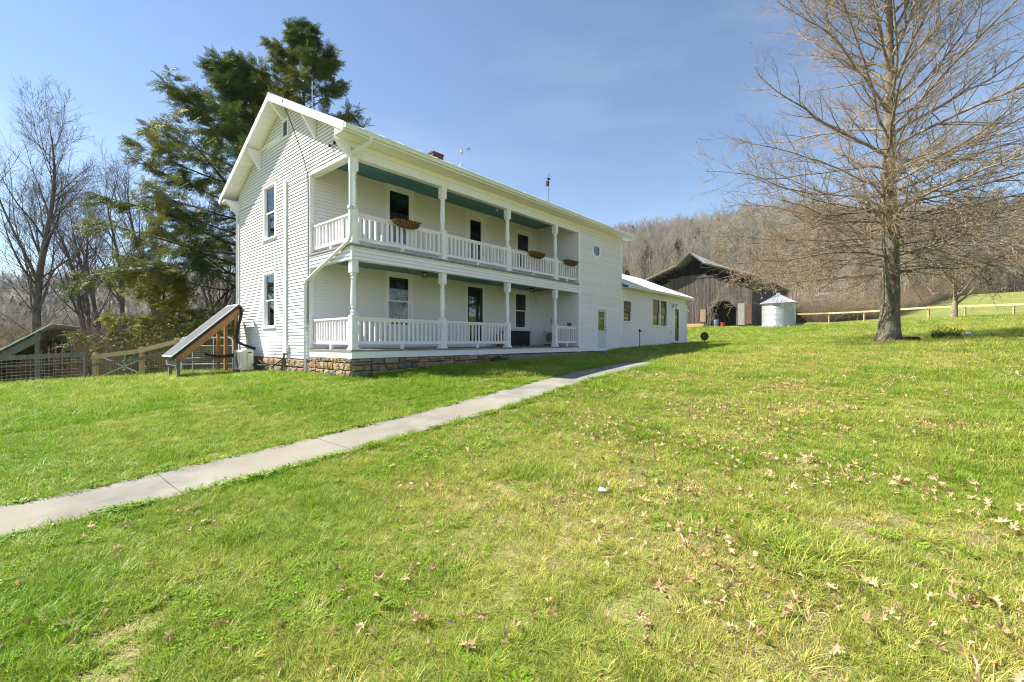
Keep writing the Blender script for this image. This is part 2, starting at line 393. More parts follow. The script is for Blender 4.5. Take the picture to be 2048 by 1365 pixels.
def gz(x, y):
    x = np.asarray(x, dtype=float); y = np.asarray(y, dtype=float)
    sh = x.shape; x = x.ravel(); y = y.ravel()
    r = np.hypot(x, y) + 1e-6
    k = np.minimum(1.0, 128.0 / r)
    q = np.stack([x * k, y * k], 1) / 20.0
    z = np.empty(len(x))
    for i in range(0, len(x), 20000):
        s = slice(i, i + 20000)
        r2 = ((q[s, None] - _X[None]) ** 2).sum(-1)
        z[s] = _phi(r2) @ _w[:-3] + _w[-3] + q[s] @ _w[-2:]
    px = np.where(y > 0.15 * r, 1024 + 900 * x / np.maximum(y, 0.15 * r), np.where(x > 0, 5000, -2500))
    rid = np.interp(px, PXT, RIDGE); r1 = np.interp(px, PXT, R1T); r2_ = np.interp(px, PXT, R2T)
    Yr = np.maximum(y / r, 0.15) * r2_
    H = (682 - rid) / 900 * Yr + 1.5 - z
    t = (r - r1) / (r2_ - r1)
    f = np.where(t < 1, np.clip(t, 0, 1) ** 1.25 * 0.55 + smooth(t) * 0.45, np.maximum(0, 1 - (t - 1) * 0.9))
    z = z + np.maximum(H, 0) * f
    z = z + smooth((r - 150) / 150) * (vnoise(x, y, 34, 2) * 5.5 + vnoise(x, y, 80, 5) * 7.0) * np.clip(f, 0, 1) * (1 - 0.6 * smooth(t - .6))
    z = z + 0.018 * vnoise(x, y, 0.9, 3) * smooth((40 - r) / 20) + 0.05 * vnoise(x, y, 4.5, 8) * smooth((r - 8) / 20)
    return z.reshape(sh)

def gz1(x, y): return float(gz(np.array([x]), np.array([y]))[0])

def house_uv(x, y):
    dx = np.asarray(x) - P0[0]; dy = np.asarray(y) - P0[1]
    return dx * D1[0] + dy * D1[1], dx * D2[0] + dy * D2[1]

def px_of(x, y): return np.where(y > 0.05, 1024 + 900 * x / np.maximum(y, 0.05), 9999 * np.sign(x))
def woods_edge(x, y):
    return np.interp(px_of(x, y), [1200, 1600, 1650, 1750, 1850, 2048, 2400], [72, 72, 70, 80, 108, 176, 190])

# polar sheet round the camera position, finer near by, reaching the horizon
radii = [0.35]
while radii[-1] < 1150: radii.append(radii[-1] * 1.042 + 0.01)
radii = np.array(radii); NA = 420
ths = np.arange(NA) * 2 * np.pi / NA
GX = radii[:, None] * np.sin(ths)[None]; GY = radii[:, None] * np.cos(ths)[None]
GZ = gz(GX, GY)

def ground_mat():
    m, N, L, B = new_mat('lawn_soil')
    B.inputs['Roughness'].default_value = 0.95; B.inputs['Specular IOR Level'].default_value = 0.1
    g = N.new('ShaderNodeNewGeometry')
    def noise(scale, detail=4, rough=0.6):
        n = N.new('ShaderNodeTexNoise'); n.inputs['Scale'].default_value = scale; n.inputs['Detail'].default_value = detail; n.inputs['Roughness'].default_value = rough
        L.new(g.outputs['Position'], n.inputs['Vector']); return n.outputs['Fac']
    def mix(a, b, f, lo=0.4, hi=0.6):
        mr = N.new('ShaderNodeMapRange'); mr.inputs['From Min'].default_value = lo; mr.inputs['From Max'].default_value = hi; L.new(f, mr.inputs['Value'])
        x = N.new('ShaderNodeMix'); x.data_type = 'RGBA'
        for s, c in (('A', a), ('B', b)):
            if isinstance(c, tuple): x.inputs[s].default_value = (*c, 1)
            else: L.new(c, x.inputs[s])
        L.new(mr.outputs['Result'], x.inputs['Factor']); return x.outputs['Result']
    lawn = mix((0.15, 0.19, 0.035), (0.27, 0.26, 0.09), noise(0.55, 5), 0.38, 0.66)
    lawn = mix(lawn, (0.36, 0.285, 0.15), noise(1.7, 6, .7), 0.54, 0.78)
    lawn = mix(lawn, (0.075, 0.12, 0.015), noise(9, 5, .7), 0.50, 0.75)
    wood = mix((0.24, 0.195, 0.15), (0.15, 0.12, 0.095), noise(0.35, 6), 0.35, 0.65)
    wood = mix(wood, (0.30, 0.24, 0.17), noise(1.9, 5), 0.5, 0.75)
    at = N.new('ShaderNodeAttribute'); at.attribute_name = 'zone'
    col = mix(lawn, wood, at.outputs['Fac'], 0.0, 1.0)
    L.new(col, B.inputs['Base Color'])
    bp = N.new('ShaderNodeBump'); bp.inputs['Strength'].default_value = 0.8; bp.inputs['Distance'].default_value = 0.04
    L.new(noise(14, 5, .7), bp.inputs['Height']); L.new(bp.outputs['Normal'], B.inputs['Normal'])
    return m
M['ground'] = ground_mat()

def zone_of(x, y):
    r = np.hypot(x, y); px = px_of(x, y)
    we = woods_edge(x, y)
    right = smooth((r - we) / 6) * ((px > 1150) & (y > 0))
    # rough brushy ground beyond the side fence
    left = smooth((y - (18.2 + 0.02 * (x + 16) ** 2 * 0.2)) / 1.2) * smooth((-9.5 - x) / 1.5) * smooth((75 - r) / 15) * (y > 0) * 0.9
    far = smooth((r - 230) / 80) * 0.9
    return np.clip(np.maximum(np.maximum(right, left), far), 0, 1)

def sheet(name, i0, i1, fill=False):
    V = np.stack([GX[i0:i1], GY[i0:i1], GZ[i0:i1]], -1).reshape(-1, 3)
    n = i1 - i0; idx = np.arange(n * NA).reshape(n, NA)
    a = idx[:-1]; b = np.roll(a, -1, 1); c = idx[1:]; d = np.roll(c, -1, 1)
    F = np.stack([a, c, d, b], -1).reshape(-1, 4)
    if fill:
        V = np.concatenate([V, [[0, 0, gz1(0, 0)]]]); ce = len(V) - 1
        k = np.arange(0, NA, 2)
        F = np.concatenate([F, np.stack([idx[0][k], idx[0][(k + 1) % NA], idx[0][(k + 2) % NA], np.full(len(k), ce)], -1)])
    me = mesh_np(name, V, F, M['ground'])
    at = me.attributes.new('zone', 'FLOAT', 'POINT')
    at.data.foreach_set('value', zone_of(V[:, 0], V[:, 1]).astype(np.float32))
    return tag(link(name, me), kind='structure')
split = int(np.searchsorted(radii, 100))
lawn = sheet('lawn', 0, split + 1, True)
hill = sheet('wooded_hill', split, len(radii))

# ---------------------------------------------------------------- scattering (geometry nodes instances)
def proto(me):
    return bpy.data.objects.new(me.name, me)

def scatter(name, protos, P, rot, scl, tint=None, idx=None, parent=None, kind='stuff'):
    n = len(P)
    me = bpy.data.meshes.new(name)
    me.vertices.add(n); me.vertices.foreach_set('co', np.ascontiguousarray(P, dtype=np.float32).ravel())
    def attr(nm, ty, arr, key):
        a = me.attributes.new(nm, ty, 'POINT'); a.data.foreach_set(key, np.ascontiguousarray(arr).ravel())
    attr('rot', 'FLOAT_VECTOR', np.asarray(rot, dtype=np.float32), 'vector')
    attr('scl', 'FLOAT', np.asarray(scl, dtype=np.float32), 'value')
    attr('tint', 'FLOAT', np.asarray(tint if tint is not None else rng.random(n), dtype=np.float32), 'value')
    attr('idx', 'INT', np.asarray(idx if idx is not None else rng.integers(0, len(protos), n), dtype=np.int32), 'value')
    o = link(name, me, parent)
    ng = bpy.data.node_groups.new(name + '_scatter', 'GeometryNodeTree')
    ng.interface.new_socket('Geometry', in_out='INPUT', socket_type='NodeSocketGeometry')
    ng.interface.new_socket('Geometry', in_out='OUTPUT', socket_type='NodeSocketGeometry')
    N, L = ng.nodes, ng.links
    gi = N.new('NodeGroupInput'); go = N.new('NodeGroupOutput')
    iop = N.new('GeometryNodeInstanceOnPoints')
    g2i = N.new('GeometryNodeGeometryToInstance')
    for p in reversed(protos):
        oi = N.new('GeometryNodeObjectInfo'); oi.inputs['Object'].default_value = p
        L.new(oi.outputs['Geometry'], g2i.inputs[0])
    def na(nm, ty):
        a = N.new('GeometryNodeInputNamedAttribute'); a.data_type = ty; a.inputs['Name'].default_value = nm
        return a.outputs['Attribute']
    e2r = N.new('FunctionNodeEulerToRotation')
    L.new(na('rot', 'FLOAT_VECTOR'), e2r.inputs[0])
    L.new(gi.outputs[0], iop.inputs['Points']); L.new(g2i.outputs[0], iop.inputs['Instance'])
    iop.inputs['Pick Instance'].default_value = True
    L.new(na('idx', 'INT'), iop.inputs['Instance Index'])
    L.new(e2r.outputs[0], iop.inputs['Rotation'])
    L.new(na('scl', 'FLOAT'), iop.inputs['Scale'])
    L.new(iop.outputs[0], go.inputs[0])
    md = o.modifiers.new('scatter', 'NODES'); md.node_group = ng
    if kind: o['kind'] = kind
    return o

def blades_mesh(name, m, n, rad, h0, h1, w, lean, seg=3, flat=0.0, seed=1):
    g = np.random.default_rng(seed)
    a = g.random(n) * 2 * np.pi; rr = rad * np.sqrt(g.random(n))
    base = np.stack([rr * np.cos(a), rr * np.sin(a), np.full(n, -0.012)], 1)
    h = h0 + (h1 - h0) * g.random(n)
    la = a + g.normal(0, .9, n); ln = lean * (0.35 + g.random(n)) * h
    ww = w * (0.6 + 0.8 * g.random(n))
    side = np.stack([-np.sin(la), np.cos(la), np.zeros(n)], 1); out = np.stack([np.cos(la), np.sin(la), np.zeros(n)], 1)
    V = []; 
    for i in range(seg + 1):
        t = i / seg
        c = base + out * (ln * t ** 1.8)[:, None] + np.array([0, 0, 1.0]) * (h * (t - flat * t * t))[:, None]
        wd = ww * (1 - t ** 1.6) * 0.5 + 0.0003
        V.append(c - side * wd[:, None]); V.append(c + side * wd[:, None])
    V = np.stack(V, 1)            # n, 2(seg+1), 3
    k = 2 * (seg + 1)
    b = np.arange(n)[:, None] * k
    F = np.concatenate([b + np.array([[2 * i, 2 * i + 1, 2 * i + 3, 2 * i + 2]]) for i in range(seg)], 0)
    me = mesh_np(name, V.reshape(-1, 3), F, m)
    val = 0.62 + 0.6 * g.random(n); hue = g.normal(0, .08, n)
    C = np.stack([val * (1 + hue), val, val * (1 - hue * .5), np.ones(n)], 1)
    dry = g.random(n) < 0.10
    C[dry] = np.stack([val[dry] * 2.0, val[dry] * 1.35, val[dry] * 2.6, np.ones(dry.sum())], 1)
    C = np.repeat(C[:, None], k, 1)
    at = me.attributes.new('bc', 'FLOAT_COLOR', 'POINT'); at.data.foreach_set('color', C.astype(np.float32).ravel())
    return proto(me)

def clover_mesh(name, m, n, rad, seed=1):
    g = np.random.default_rng(seed); mb = MB(); cols = []
    for i in range(n):
        a = g.random() * 6.283; r = rad * math.sqrt(g.random()); h = 0.02 + 0.035 * g.random(); s = 0.008 + 0.007 * g.random()
        c = Vector((r * math.cos(a), r * math.sin(a), h)); v = 0.7 + 0.55 * g.random()
        for k in range(3):
            b = a + k * 2.094; d = Vector((math.cos(b), math.sin(b), g.normal(0.1, .25))); q = Vector((-math.sin(b), math.cos(b), g.normal(0, .2)))
            mb.add([c, c + d * s * .9 + q * s * .8, c + d * s * 1.9, c + d * s * .9 - q * s * .8], [(0, 1, 2, 3)]); cols += [(v, v, v * .9, 1)] * 4
    me = bpy.data.meshes.new(name); me.from_pydata(mb.v, [], mb.f); me.materials.append(m)
    at = me.attributes.new('bc', 'FLOAT_COLOR', 'POINT'); at.data.foreach_set('color', np.array(cols, dtype=np.float32).ravel())
    return proto(me)

GP = [blades_mesh('grass_fine', M['grass'], 44, .075, .030, .068, .0034, .8, seed=1),
      blades_mesh('grass_upright', M['grass'], 40, .065, .035, .082, .0042, .55, seed=2),
      blades_mesh('grass_arching', M['grass'], 44, .055, .045, .105, .0044, 1.25, flat=.35, seed=3),
      blades_mesh('grass_low', M['grass'], 50, .085, .020, .055, .0036, 1.0, seed=4),
      blades_mesh('thatch', M['straw'], 34, .08, .015, .040, .0034, 2.2, flat=.55, seed=5),
      clover_mesh('clover', M['clover'], 30, .09, seed=6),
      blades_mesh('grass_lying', M['grass'], 40, .07, .035, .075, .0036, 2.0, flat=.5, seed=7)]

HOUSE_EXT = (-.05, 24.6)
def blocked(x, y, pad=0.0):
    u, v = house_uv(x, y)
    b = (u > .02 - pad) & (u < 24.55 + pad) & (v > .02 - pad) & (v < 8.4 + pad)
    b |= (v > -5.71 + pad) & (v < -4.64 - pad) & (u < 6.86 - pad) & (u > -14)          # concrete walk
    b |= (v > -4.7) & (v < -0.5) & (np.abs(u - (8.6 + (v + 4.7) * 0.98)) < 0.40 - pad) & (np.sin(v * 9) + np.sin(u * 5.0) > -1.1)   # worn branch path to the side door
    b |= np.hypot(x - 15.9, y - 19.0) < 0.5
    return b

def pts_in(rmin, rmax, dens, half=53):
    area = (rmax ** 2 - rmin ** 2) * R(half)
    n = int(area * dens)
    r = np.sqrt(rng.random(n) * (rmax ** 2 - rmin ** 2) + rmin ** 2); a = (rng.random(n) * 2 - 1) * R(half)
    return r * np.sin(a), r * np.cos(a)

def lushness(x, y):
    """0 lush green .. 1 pale and dry, by patches of the lawn itself"""
    t = 0.40 + 0.26 * vnoise(x, y, 1.1, 1) + 0.18 * vnoise(x, y, 3.3, 4) + 0.24 * vnoise(x, y, .33, 6)
    u, v = house_uv(x, y)
    t = t + 0.20 * smooth((-5.6 - v) / 2.0) * smooth((x + 3) / 5)        # paler on the oak side of the walk
    t = t - 0.08 * smooth((v + 5.5) / 1.5) * smooth((3 - u) / 4) - .06 * smooth((1.0 - x) / 4)
    return np.clip(t, 0, 1)

bands = [(0.3, 3.2, 620, .95), (3.2, 6, 430, 1.05), (6, 11, 210, 1.35), (11, 19, 80, 1.9), (19, 34, 26, 2.7), (34, 62, 7.0, 3.6)]
GPX, GPY, GS = [], [], []
for r0, r1, d, s in bands:
    x, y = pts_in(r0, r1, d, 82 if r1 < 20 else 66)
    GPX.append(x); GPY.append(y); GS.append(s * (0.72 + 0.5 * rng.random(len(x))))
gx = np.concatenate(GPX); gy = np.concatenate(GPY); gs = np.concatenate(GS)
keep = ~blocked(gx, gy, .03) & (zone_of(gx, gy) < 0.35)
gx, gy, gs = gx[keep], gy[keep], gs[keep]
lu = lushness(gx, gy)
cl = 0.5 + 0.5 * vnoise(gx, gy, .8, 9)
uu, vv = house_uv(gx, gy)
pick = np.zeros(len(gx), int); q = rng.random(len(gx))
pick[q < .30] = 0; pick[(q >= .30) & (q < .52)] = 1; pick[(q >= .52) & (q < .72)] = 3; pick[(q >= .72) & (q < .84)] = 2; pick[q >= .84] = 6
dryp = (rng.random(len(gx)) < np.clip((lu - .50) * 1.5, 0, .7)); pick[dryp] = 4
clv = (~dryp) & (rng.random(len(gx)) < np.clip((cl - .45) * .8, 0, .30) * np.where(gx < 1.5, 1, .3)) & (gs < 1.8); pick[clv] = 5
gs = np.where(pick == 5, np.minimum(gs * .62, .75), gs)
bare = (vnoise(gx, gy, .5, 41) + .5 * vnoise(gx, gy, .17, 42) > .78) & (vv < -4)
pick[bare & (rng.random(len(gx)) < .75)] = 4; gs = np.where(bare, gs * .72, gs)
clump = vnoise(gx, gy, .42, 12) + .4 * vnoise(gx, gy, .15, 15) > .62
gs = gs * np.where(clump & (pick < 4), 1.42, 1.0) * (0.9 + .22 * vnoise(gx, gy, .7, 14))
lu = np.where(clump, lu * .6, lu)
tint = np.clip(lu * 1.0 + rng.normal(0, .14, len(gx)), 0, 1)
rot = np.stack([rng.normal(0, .10, len(gx)), rng.normal(0, .10, len(gx)), rng.random(len(gx)) * 6.283], 1)
grass = scatter('grass', GP, np.stack([gx, gy, gz(gx, gy)], 1), rot, gs, tint, pick)
tag(grass, 'short bright green lawn grass with clover and dry thatch', 'grass')

# taller ragged grass along the edges of the walk and the house foundation
ex, ey = [], []
def edge_line(f, n, sd):
    u = f(rng.random(n)); p = P0[None] + (u[0] + rng.normal(0, sd, n))[:, None] * D1 + (u[1] + rng.normal(0, sd, n))[:, None] * D2
    ex.append(p[:, 0]); ey.append(p[:, 1])
edge_line(lambda t: (-9 + t * 16, np.full_like(t, -5.75)), 850, .035)
edge_line(lambda t: (-9 + t * 16, np.full_like(t, -4.60)), 700, .03)
edge_line(lambda t: (t * 13 , np.full_like(t, -.12)), 420, .05)
edge_line(lambda t: (np.full_like(t, -.14), t * 8.3), 380, .05)
ex = np.concatenate(ex); ey = np.concatenate(ey)
edge = scatter('edge_grass', GP, np.stack([ex, ey, gz(ex, ey) - .005], 1), np.stack([rng.normal(0, .15, len(ex)), rng.normal(0, .15, len(ex)), rng.random(len(ex)) * 6.283], 1),
               0.85 + .45 * rng.random(len(ex)), np.clip(rng.normal(.3, .15, len(ex)), 0, 1), rng.choice([0, 1, 2, 3, 5, 6], len(ex)))
tag(edge, 'longer ragged grass fringing the concrete walk and foundation', 'grass')

# fallen oak leaves
def oak_leaf(name, seed):
    g = np.random.default_rng(seed)
    out = [(0, -.55), (.05, -.30), (.22, -.26), (.10, -.12), (.36, -.02), (.34, .08), (.13, .10), (.34, .34), (.26, .40), (.08, .30), (.10, .55), (0, .66)]
    f1, f2 = [0.45 + .75 * g.random() for _ in out], [0.45 + .75 * g.random() for _ in out]
    pts = [(x * f1[i], y + g.normal(0, .025)) for i, (x, y) in enumerate(out)] + [(-x * f2[i], y + g.normal(0, .03)) for i, (x, y) in enumerate(out[-2:0:-1])]
    if seed % 4 == 3: pts = [(x, max(y, -.05 + .1 * g.random())) for x, y in pts]          # torn half leaf
    fold, cy, tw, bend = abs(g.normal(.5, .5)), g.normal(.2, .7), g.normal(0, 1.0), g.normal(0, .4)
    V = []
    for x, y in pts: V.append((x * (1 - .35 * min(1, fold)) + bend * y * y * .5, y * (1 - .2 * abs(cy)), fold * abs(x) * 1.1 + cy * y * y + tw * x * y * .6 + g.normal(0, .03)))
    V.append((0, .05, g.normal(0, .02))); n = len(pts)
    me = bpy.data.meshes.new(name); me.from_pydata([(a * .1, b * .1, c * .1) for a, b, c in V], [], [(i, (i + 1) % n, n) for i in range(n)])
    me.materials.append(M['deadleaf']); return proto(me)
LP = [oak_leaf('oak_leaf', s) for s in range(20)]
lx, ly, ls = [], [], []
for r0, r1, d in ((1.2, 6, 220), (6, 12, 240), (12, 26, 130), (26, 34, 16)):
    x, y = pts_in(r0, r1, d, 70); lx.append(x); ly.append(y); ls.append(.36 + .66 * rng.random(len(x)) ** 1.3)
lx = np.concatenate(lx); ly = np.concatenate(ly); ls = np.concatenate(ls)
u, v = house_uv(lx, ly)
dens = np.clip(.22 + .70 * vnoise(lx, ly, .42, 21) + .45 * vnoise(lx, ly, 1.9, 22), 0.02, 1) * np.where(v < -5.5, 1.0, .14) * (0.35 + .65 * smooth((lx + 3) / 5)) * np.clip(1.5 - np.hypot(lx - 12, ly - 15) / 22, .5, 1.2)
dens = dens + .42 * np.exp(-((lx - 15.5) ** 2 + (ly - 18.0) ** 2) / 9.0)
ok = (rng.random(len(lx)) < dens) & ~blocked(lx, ly, -.05) & (u < 30)
lx, ly, ls = lx[ok], ly[ok], ls[ok]
leaves = scatter('fallen_leaves', LP, np.stack([lx, ly, gz(lx, ly) + .020 + .036 * rng.random(len(lx))], 1),
                 np.stack([rng.normal(0, .55, len(lx)), rng.normal(0, .55, len(lx)), rng.random(len(lx)) * 6.283], 1), ls, np.clip(rng.beta(.9, 1.7, len(lx)), 0, 1))
tag(leaves, 'dry tan oak leaves fallen across the lawn', 'leaves')

# violets
me = bpy.data.meshes.new('violet_flower'); mbv = MB()
for k in range(5):
    a = k * 1.2566; d = Vector((math.cos(a), math.sin(a), .25)); s_ = Vector((-math.sin(a), math.cos(a), 0))
    c = Vector((0, 0, .045)); mbv.add([c, c + d * .004 + s_ * .004, c + d * .008, c + d * .004 - s_ * .004], [(0, 1, 2, 3)])
me.from_pydata(mbv.v, [], mbv.f); me.materials.append(M['violet'])
x, y = pts_in(1.5, 7, 4); k = (rng.random(len(x)) < np.clip(vnoise(x, y, .6, 31) + .1, 0, 1)) & ~blocked(x, y) & (x < 2)
vi = scatter('violets', [proto(me)], np.stack([x[k], y[k], gz(x[k], y[k])], 1), np.stack([rng.normal(0, .3, k.sum()), rng.normal(0, .3, k.sum()), rng.random(k.sum()) * 6], 1), .9 + .5 * rng.random(k.sum()))
tag(vi, 'tiny purple violets dotted through the near grass', 'flowers')

# ---------------------------------------------------------------- concrete walk
walk = empty('concrete_walk', W(0, -5.1, 0), HOUSE_ANG)
tag(walk, kind='structure')
u0 = -14.2
wi = 0
while u0 < 6.75:
    ln = 1.83 + rnd.uniform(-.05, .05); u1 = min(u0 + ln, 6.85)
    mb = MB(); n = 5; rows = []
    for i in range(n + 1):
        uu_ = u0 + .006 + (u1 - u0 - .012) * i / n
        for vv_ in (-5.73, -5.15, -4.62):
            wv = vv_ + (rnd.uniform(-.025, .025) if vv_ != -5.15 else 0)
            X = W(uu_, wv); z = gz1(X[0], X[1]) + .028
            rows.append((uu_, wv + 5.1, z)); 
    base = len(rows)
    V = rows + [(a, b, c - .12) for a, b, c in rows]
    F = []
    for i in range(n):
        for j in range(2):
            a = i * 3 + j; F.append((a, a + 3, a + 4, a + 1))
    ring = [i * 3 for i in range(n + 1)] + [n * 3 + 1, n * 3 + 2] + [i * 3 + 2 for i in range(n - 1, -1, -1)] + [1]
    for i in range(len(ring)):
        a, b = ring[i], ring[(i + 1) % len(ring)]; F.append((a, b, b + base, a + base))
    mb.add(V, F); mb.build('slab', M['concrete'], walk)
    u0 = u1; wi += 1
# worn flagstones leading from the walk to the side door
for i in range(4):
    t = (i + .5) / 4; vv_ = -4.2 + t * 3.4; uu_ = 8.6 + (vv_ + 4.7) * .98
    mb = MB(); n = 9; top = []
    for k in range(n):
        a = 6.283 * k / n; top.append((uu_ + (.40 + rnd.uniform(-.08, .08)) * math.cos(a) + .15 * math.sin(a), vv_ + (.44 + rnd.uniform(-.09, .09)) * math.sin(a)))
    c = W(uu_, vv_); zc = gz1(c[0], c[1]) + .022
    mb.prism([(a, b + 5.1, zc - .08) for a, b in top], [(a, b + 5.1, zc + rnd.uniform(-.004, .004)) for a, b in top]); mb.build('flagstone', M['concrete'], walk)
# ---------------------------------------------------------------- farmhouse
H = empty('farmhouse', W(0, 0, 0), HOUSE_ANG)
tag(H, 'white two-storey clapboard farmhouse with double front porch and low rear wing', 'house')
GB = lambda a, z, o: (-o, a, z)                    # gable plane, faces left
FR = lambda a, z, o: (a, -o, z)                    # front plane (posts, stair bay, wing)
RC = lambda a, z, o: (a, 2.416 - o, z)             # wall at the back of the porch
RT = lambda a, z, o: (11.15 - o, a, z)             # return wall at the right end of the porch
WE = lambda a, z, o: (24.5 + o, a, z)              # end wall of the wing
RE = lambda a, z, o: (15.3 + o, a, z)              # right end of main block
SL = 0.508; ZPK = 9.38; VPK = 4.18; WD = 8.36
def roof_under(v): return ZPK - .13 - SL * abs(v - VPK)

def backing(name, Mp, a0, a1, z0, z1, holes, th=.12, parent=H, m=None):
    mb = MB()
    xs = sorted({a0, a1, *[h[i] for h in holes for i in (0, 1)]}); zs = sorted({z0, z1, *[h[i] for h in holes for i in (2, 3)]})
    for i in range(len(xs) - 1):
        for j in range(len(zs) - 1):
            cx, cz = (xs[i] + xs[i + 1]) / 2, (zs[j] + zs[j + 1]) / 2
            if any(h[0] < cx < h[1] and h[2] < cz < h[3] for h in holes): continue
            mb.wbox(Mp, xs[i], xs[i + 1], zs[j], zs[j + 1], -th, 0)
    return mb.build(name, m or M['white'], parent)

CW = .112   # casing width
def hole(c, CW=CW): return (c[0] + CW - .012, c[1] - CW + .012, c[2] + .06, c[3] - CW + .012)

def shade_edge(o):
    """colours the lower edge of every board grey, painting in the lap shadow line"""
    o.data.materials.append(M['lapshade'])
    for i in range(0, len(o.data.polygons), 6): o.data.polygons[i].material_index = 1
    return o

def clapboards(Mp, parent, a0f, a1f, z0, z1, cuts, joined=None, ex=.104):
    """one wedge-shaped board per course and run; a0f, a1f give the wall's ends at a height"""
    z = z0; n = 0
    while z < z1 - .02:
        zt = min(z + ex, z1)
        lo, hi = (a0f(z), a0f(zt)), (a1f(z), a1f(zt))
        runs = [(lo, hi)]
        for c in cuts:
            if z >= c[2] - .001 and zt <= c[3] + .001:
                nr = []
                for (l, h) in runs:
                    if c[1] <= l[0] or c[0] >= h[0]: nr.append((l, h)); continue
                    if c[0] + .015 > l[0] + .03: nr.append((l, (c[0] + .015,) * 2))
                    if c[1] - .015 < h[0] - .03: nr.append(((c[1] - .015,) * 2, h))
                runs = nr
        for (l, h) in runs:
            if h[0] - l[0] < .04: continue
            j = rnd.uniform(-.0015, .0015)
            mb = joined if joined is not None else MB()
            ht, lt = max(h[1], l[1] + .002), l[1]
            mb.hexa([Mp(l[0], z + j, .024), Mp(h[0], z + j, .024), Mp(h[0], z + j, .036), Mp(l[0], z + j, .036),
                     Mp(lt, zt + .010, .001), Mp(ht, zt + .010, .001), Mp(ht, zt + .010, .006), Mp(lt, zt + .010, .006)])
            if joined is None: shade_edge(mb.build('clapboard', M['white'], parent))
            n += 1
        z = zt
    return n

def window(Mp, a0, a1, z0, z1, name='window', rise=.5, curtain=None, sash=M['trim'], head=.03, CW=CW):
    mb = MB()
    mb.wbox(Mp, a0, a0 + CW, z0, z1 - CW, -.02, .034).wbox(Mp, a1 - CW, a1, z0, z1 - CW, -.02, .034)
    mb.wbox(Mp, a0 - .012, a1 + .012, z1 - CW, z1, -.02, .040).wbox(Mp, a0 - .03, a1 + .03, z1, z1 + head, -.01, .058)
    i0, i1 = a0 + CW, a1 - CW
    mb.wbox(Mp, i0 - .001, i0 + .018, z0 + .06, z1 - CW - .001, -.11, -.021).wbox(Mp, i1 - .018, i1 + .001, z0 + .06, z1 - CW - .001, -.11, -.021)
    w = mb.build(name, M['trim'], H)
    MB().wbox(Mp, a0 - .035, a1 + .035, z0 - .005, z0 + .058, -.03, .075).build('sill', M['trim'], w)
    i0 += .02; i1 -= .02; b0, b1 = z0 + .062, z1 - CW - .004; zm = b0 + (b1 - b0) * rise
    for nm, (y0, y1, oo) in (('upper_sash', (zm - .02, b1, -.045)), ('lower_sash', (b0, zm + .02, -.082))):
        f = .042
        sm = MB(); sm.wbox(Mp, i0, i0 + f, y0, y1, oo, oo + .032).wbox(Mp, i1 - f, i1, y0, y1, oo, oo + .032)
        sm.wbox(Mp, i0 + f, i1 - f, y0, y0 + f, oo, oo + .032).wbox(Mp, i0 + f, i1 - f, y1 - f, y1, oo, oo + .032)
        sm.build(nm, sash, w)
        MB().wbox(Mp, i0 + f, i1 - f, y0 + f, y1 - f, oo + .012, oo + .018).build('pane', M['glass'], w)
    if curtain:
        for (c0, c1, mat) in curtain:
            cm = MB(); n = 12
            for k in range(n):
                ta, tb = k / n, (k + 1) / n; wv = lambda t: -.17 - .022 * math.sin(t * 6.283 * 3.4)
                A, B_ = i0 + (i1 - i0) * (c0 + (c1 - c0) * ta), i0 + (i1 - i0) * (c0 + (c1 - c0) * tb)
                cm.add([Mp(A, b0, wv(ta)), Mp(B_, b0, wv(tb)), Mp(B_, b1 + .05, wv(tb)), Mp(A, b1 + .05, wv(ta))], [(0, 1, 2, 3)])
            cm.build('curtain', mat, w)
    return w

# openings (outer casing rectangles: along, height)
gw = [(4.83, 5.92, 4.99, 6.93), (4.86, 5.93, 1.94, 3.92)]
lo_w = [(2.62, 3.77, 1.98, 3.90), (9.45, 10.52, 2.05, 3.84)]
lo_d = [(6.40, 7.53, 1.36, 3.86)]
up_w = [(2.64, 3.80, 4.90, 6.93), (9.58, 10.72, 4.90, 6.66)]
up_d = [(6.42, 7.62, 4.10, 6.86)]
sd = (12.72, 13.80, 1.04, 3.14)
ew = [(15.44, 16.48, 2.50, 3.68), (19.12, 21.42, 2.36, 4.02)]
ed = (22.50, 23.46, 1.42, 3.68)
rt_d = (1.33, 2.33, 1.36, 3.76)

# walls: gable end
g_wall = backing('gable_wall', GB, 2.416, WD, .95, 7.10, [hole(c) for c in gw])
tri = MB()
tri.prism([GB(0.0, 6.50, -.12), GB(2.4155, 6.50, -.12), GB(2.4155, 7.101, -.12), GB(WD, 7.101, -.12), GB(WD, 7.121, -.12), GB(VPK, ZPK - .135, -.12), GB(0, 7.12, -.12)],
          [GB(0.0, 6.50, 0), GB(2.4155, 6.50, 0), GB(2.4155, 7.101, 0), GB(WD, 7.101, 0), GB(WD, 7.121, 0), GB(VPK, ZPK - .135, 0), GB(0, 7.12, 0)])
tri.build('gable_peak_wall', M['white'], H)
vent_c = (3.86, 4.32, 8.10, 8.72)
clapboards(GB, g_wall, lambda z: 2.53, lambda z: WD - .12, .96, 6.50, gw + [(3.9, 4.15, 1.3, 6.6)])
clapboards(GB, g_wall, lambda z: max(.02, (z - 7.10) / SL + .0), lambda z: min(WD - .02, WD - (z - 7.10) / SL), 6.512, 9.18, gw + [vent_c, (3.9, 4.15, 1.3, 6.75)])
cb = MB(); cb.wbox(GB, 2.41, 2.535, .93, 6.50, -.02, .032); cb.wbox(RC, -.032, .10, 1.28, 3.94, .001, .030).wbox(RC, -.03, .10, 4.10, 6.5, .001, .030)
cb.build('corner_board', M['trim'], H)
MB().wbox(GB, WD - .13, WD + .03, .93, 6.95, -.02, .032).build('corner_board', M['trim'], H)
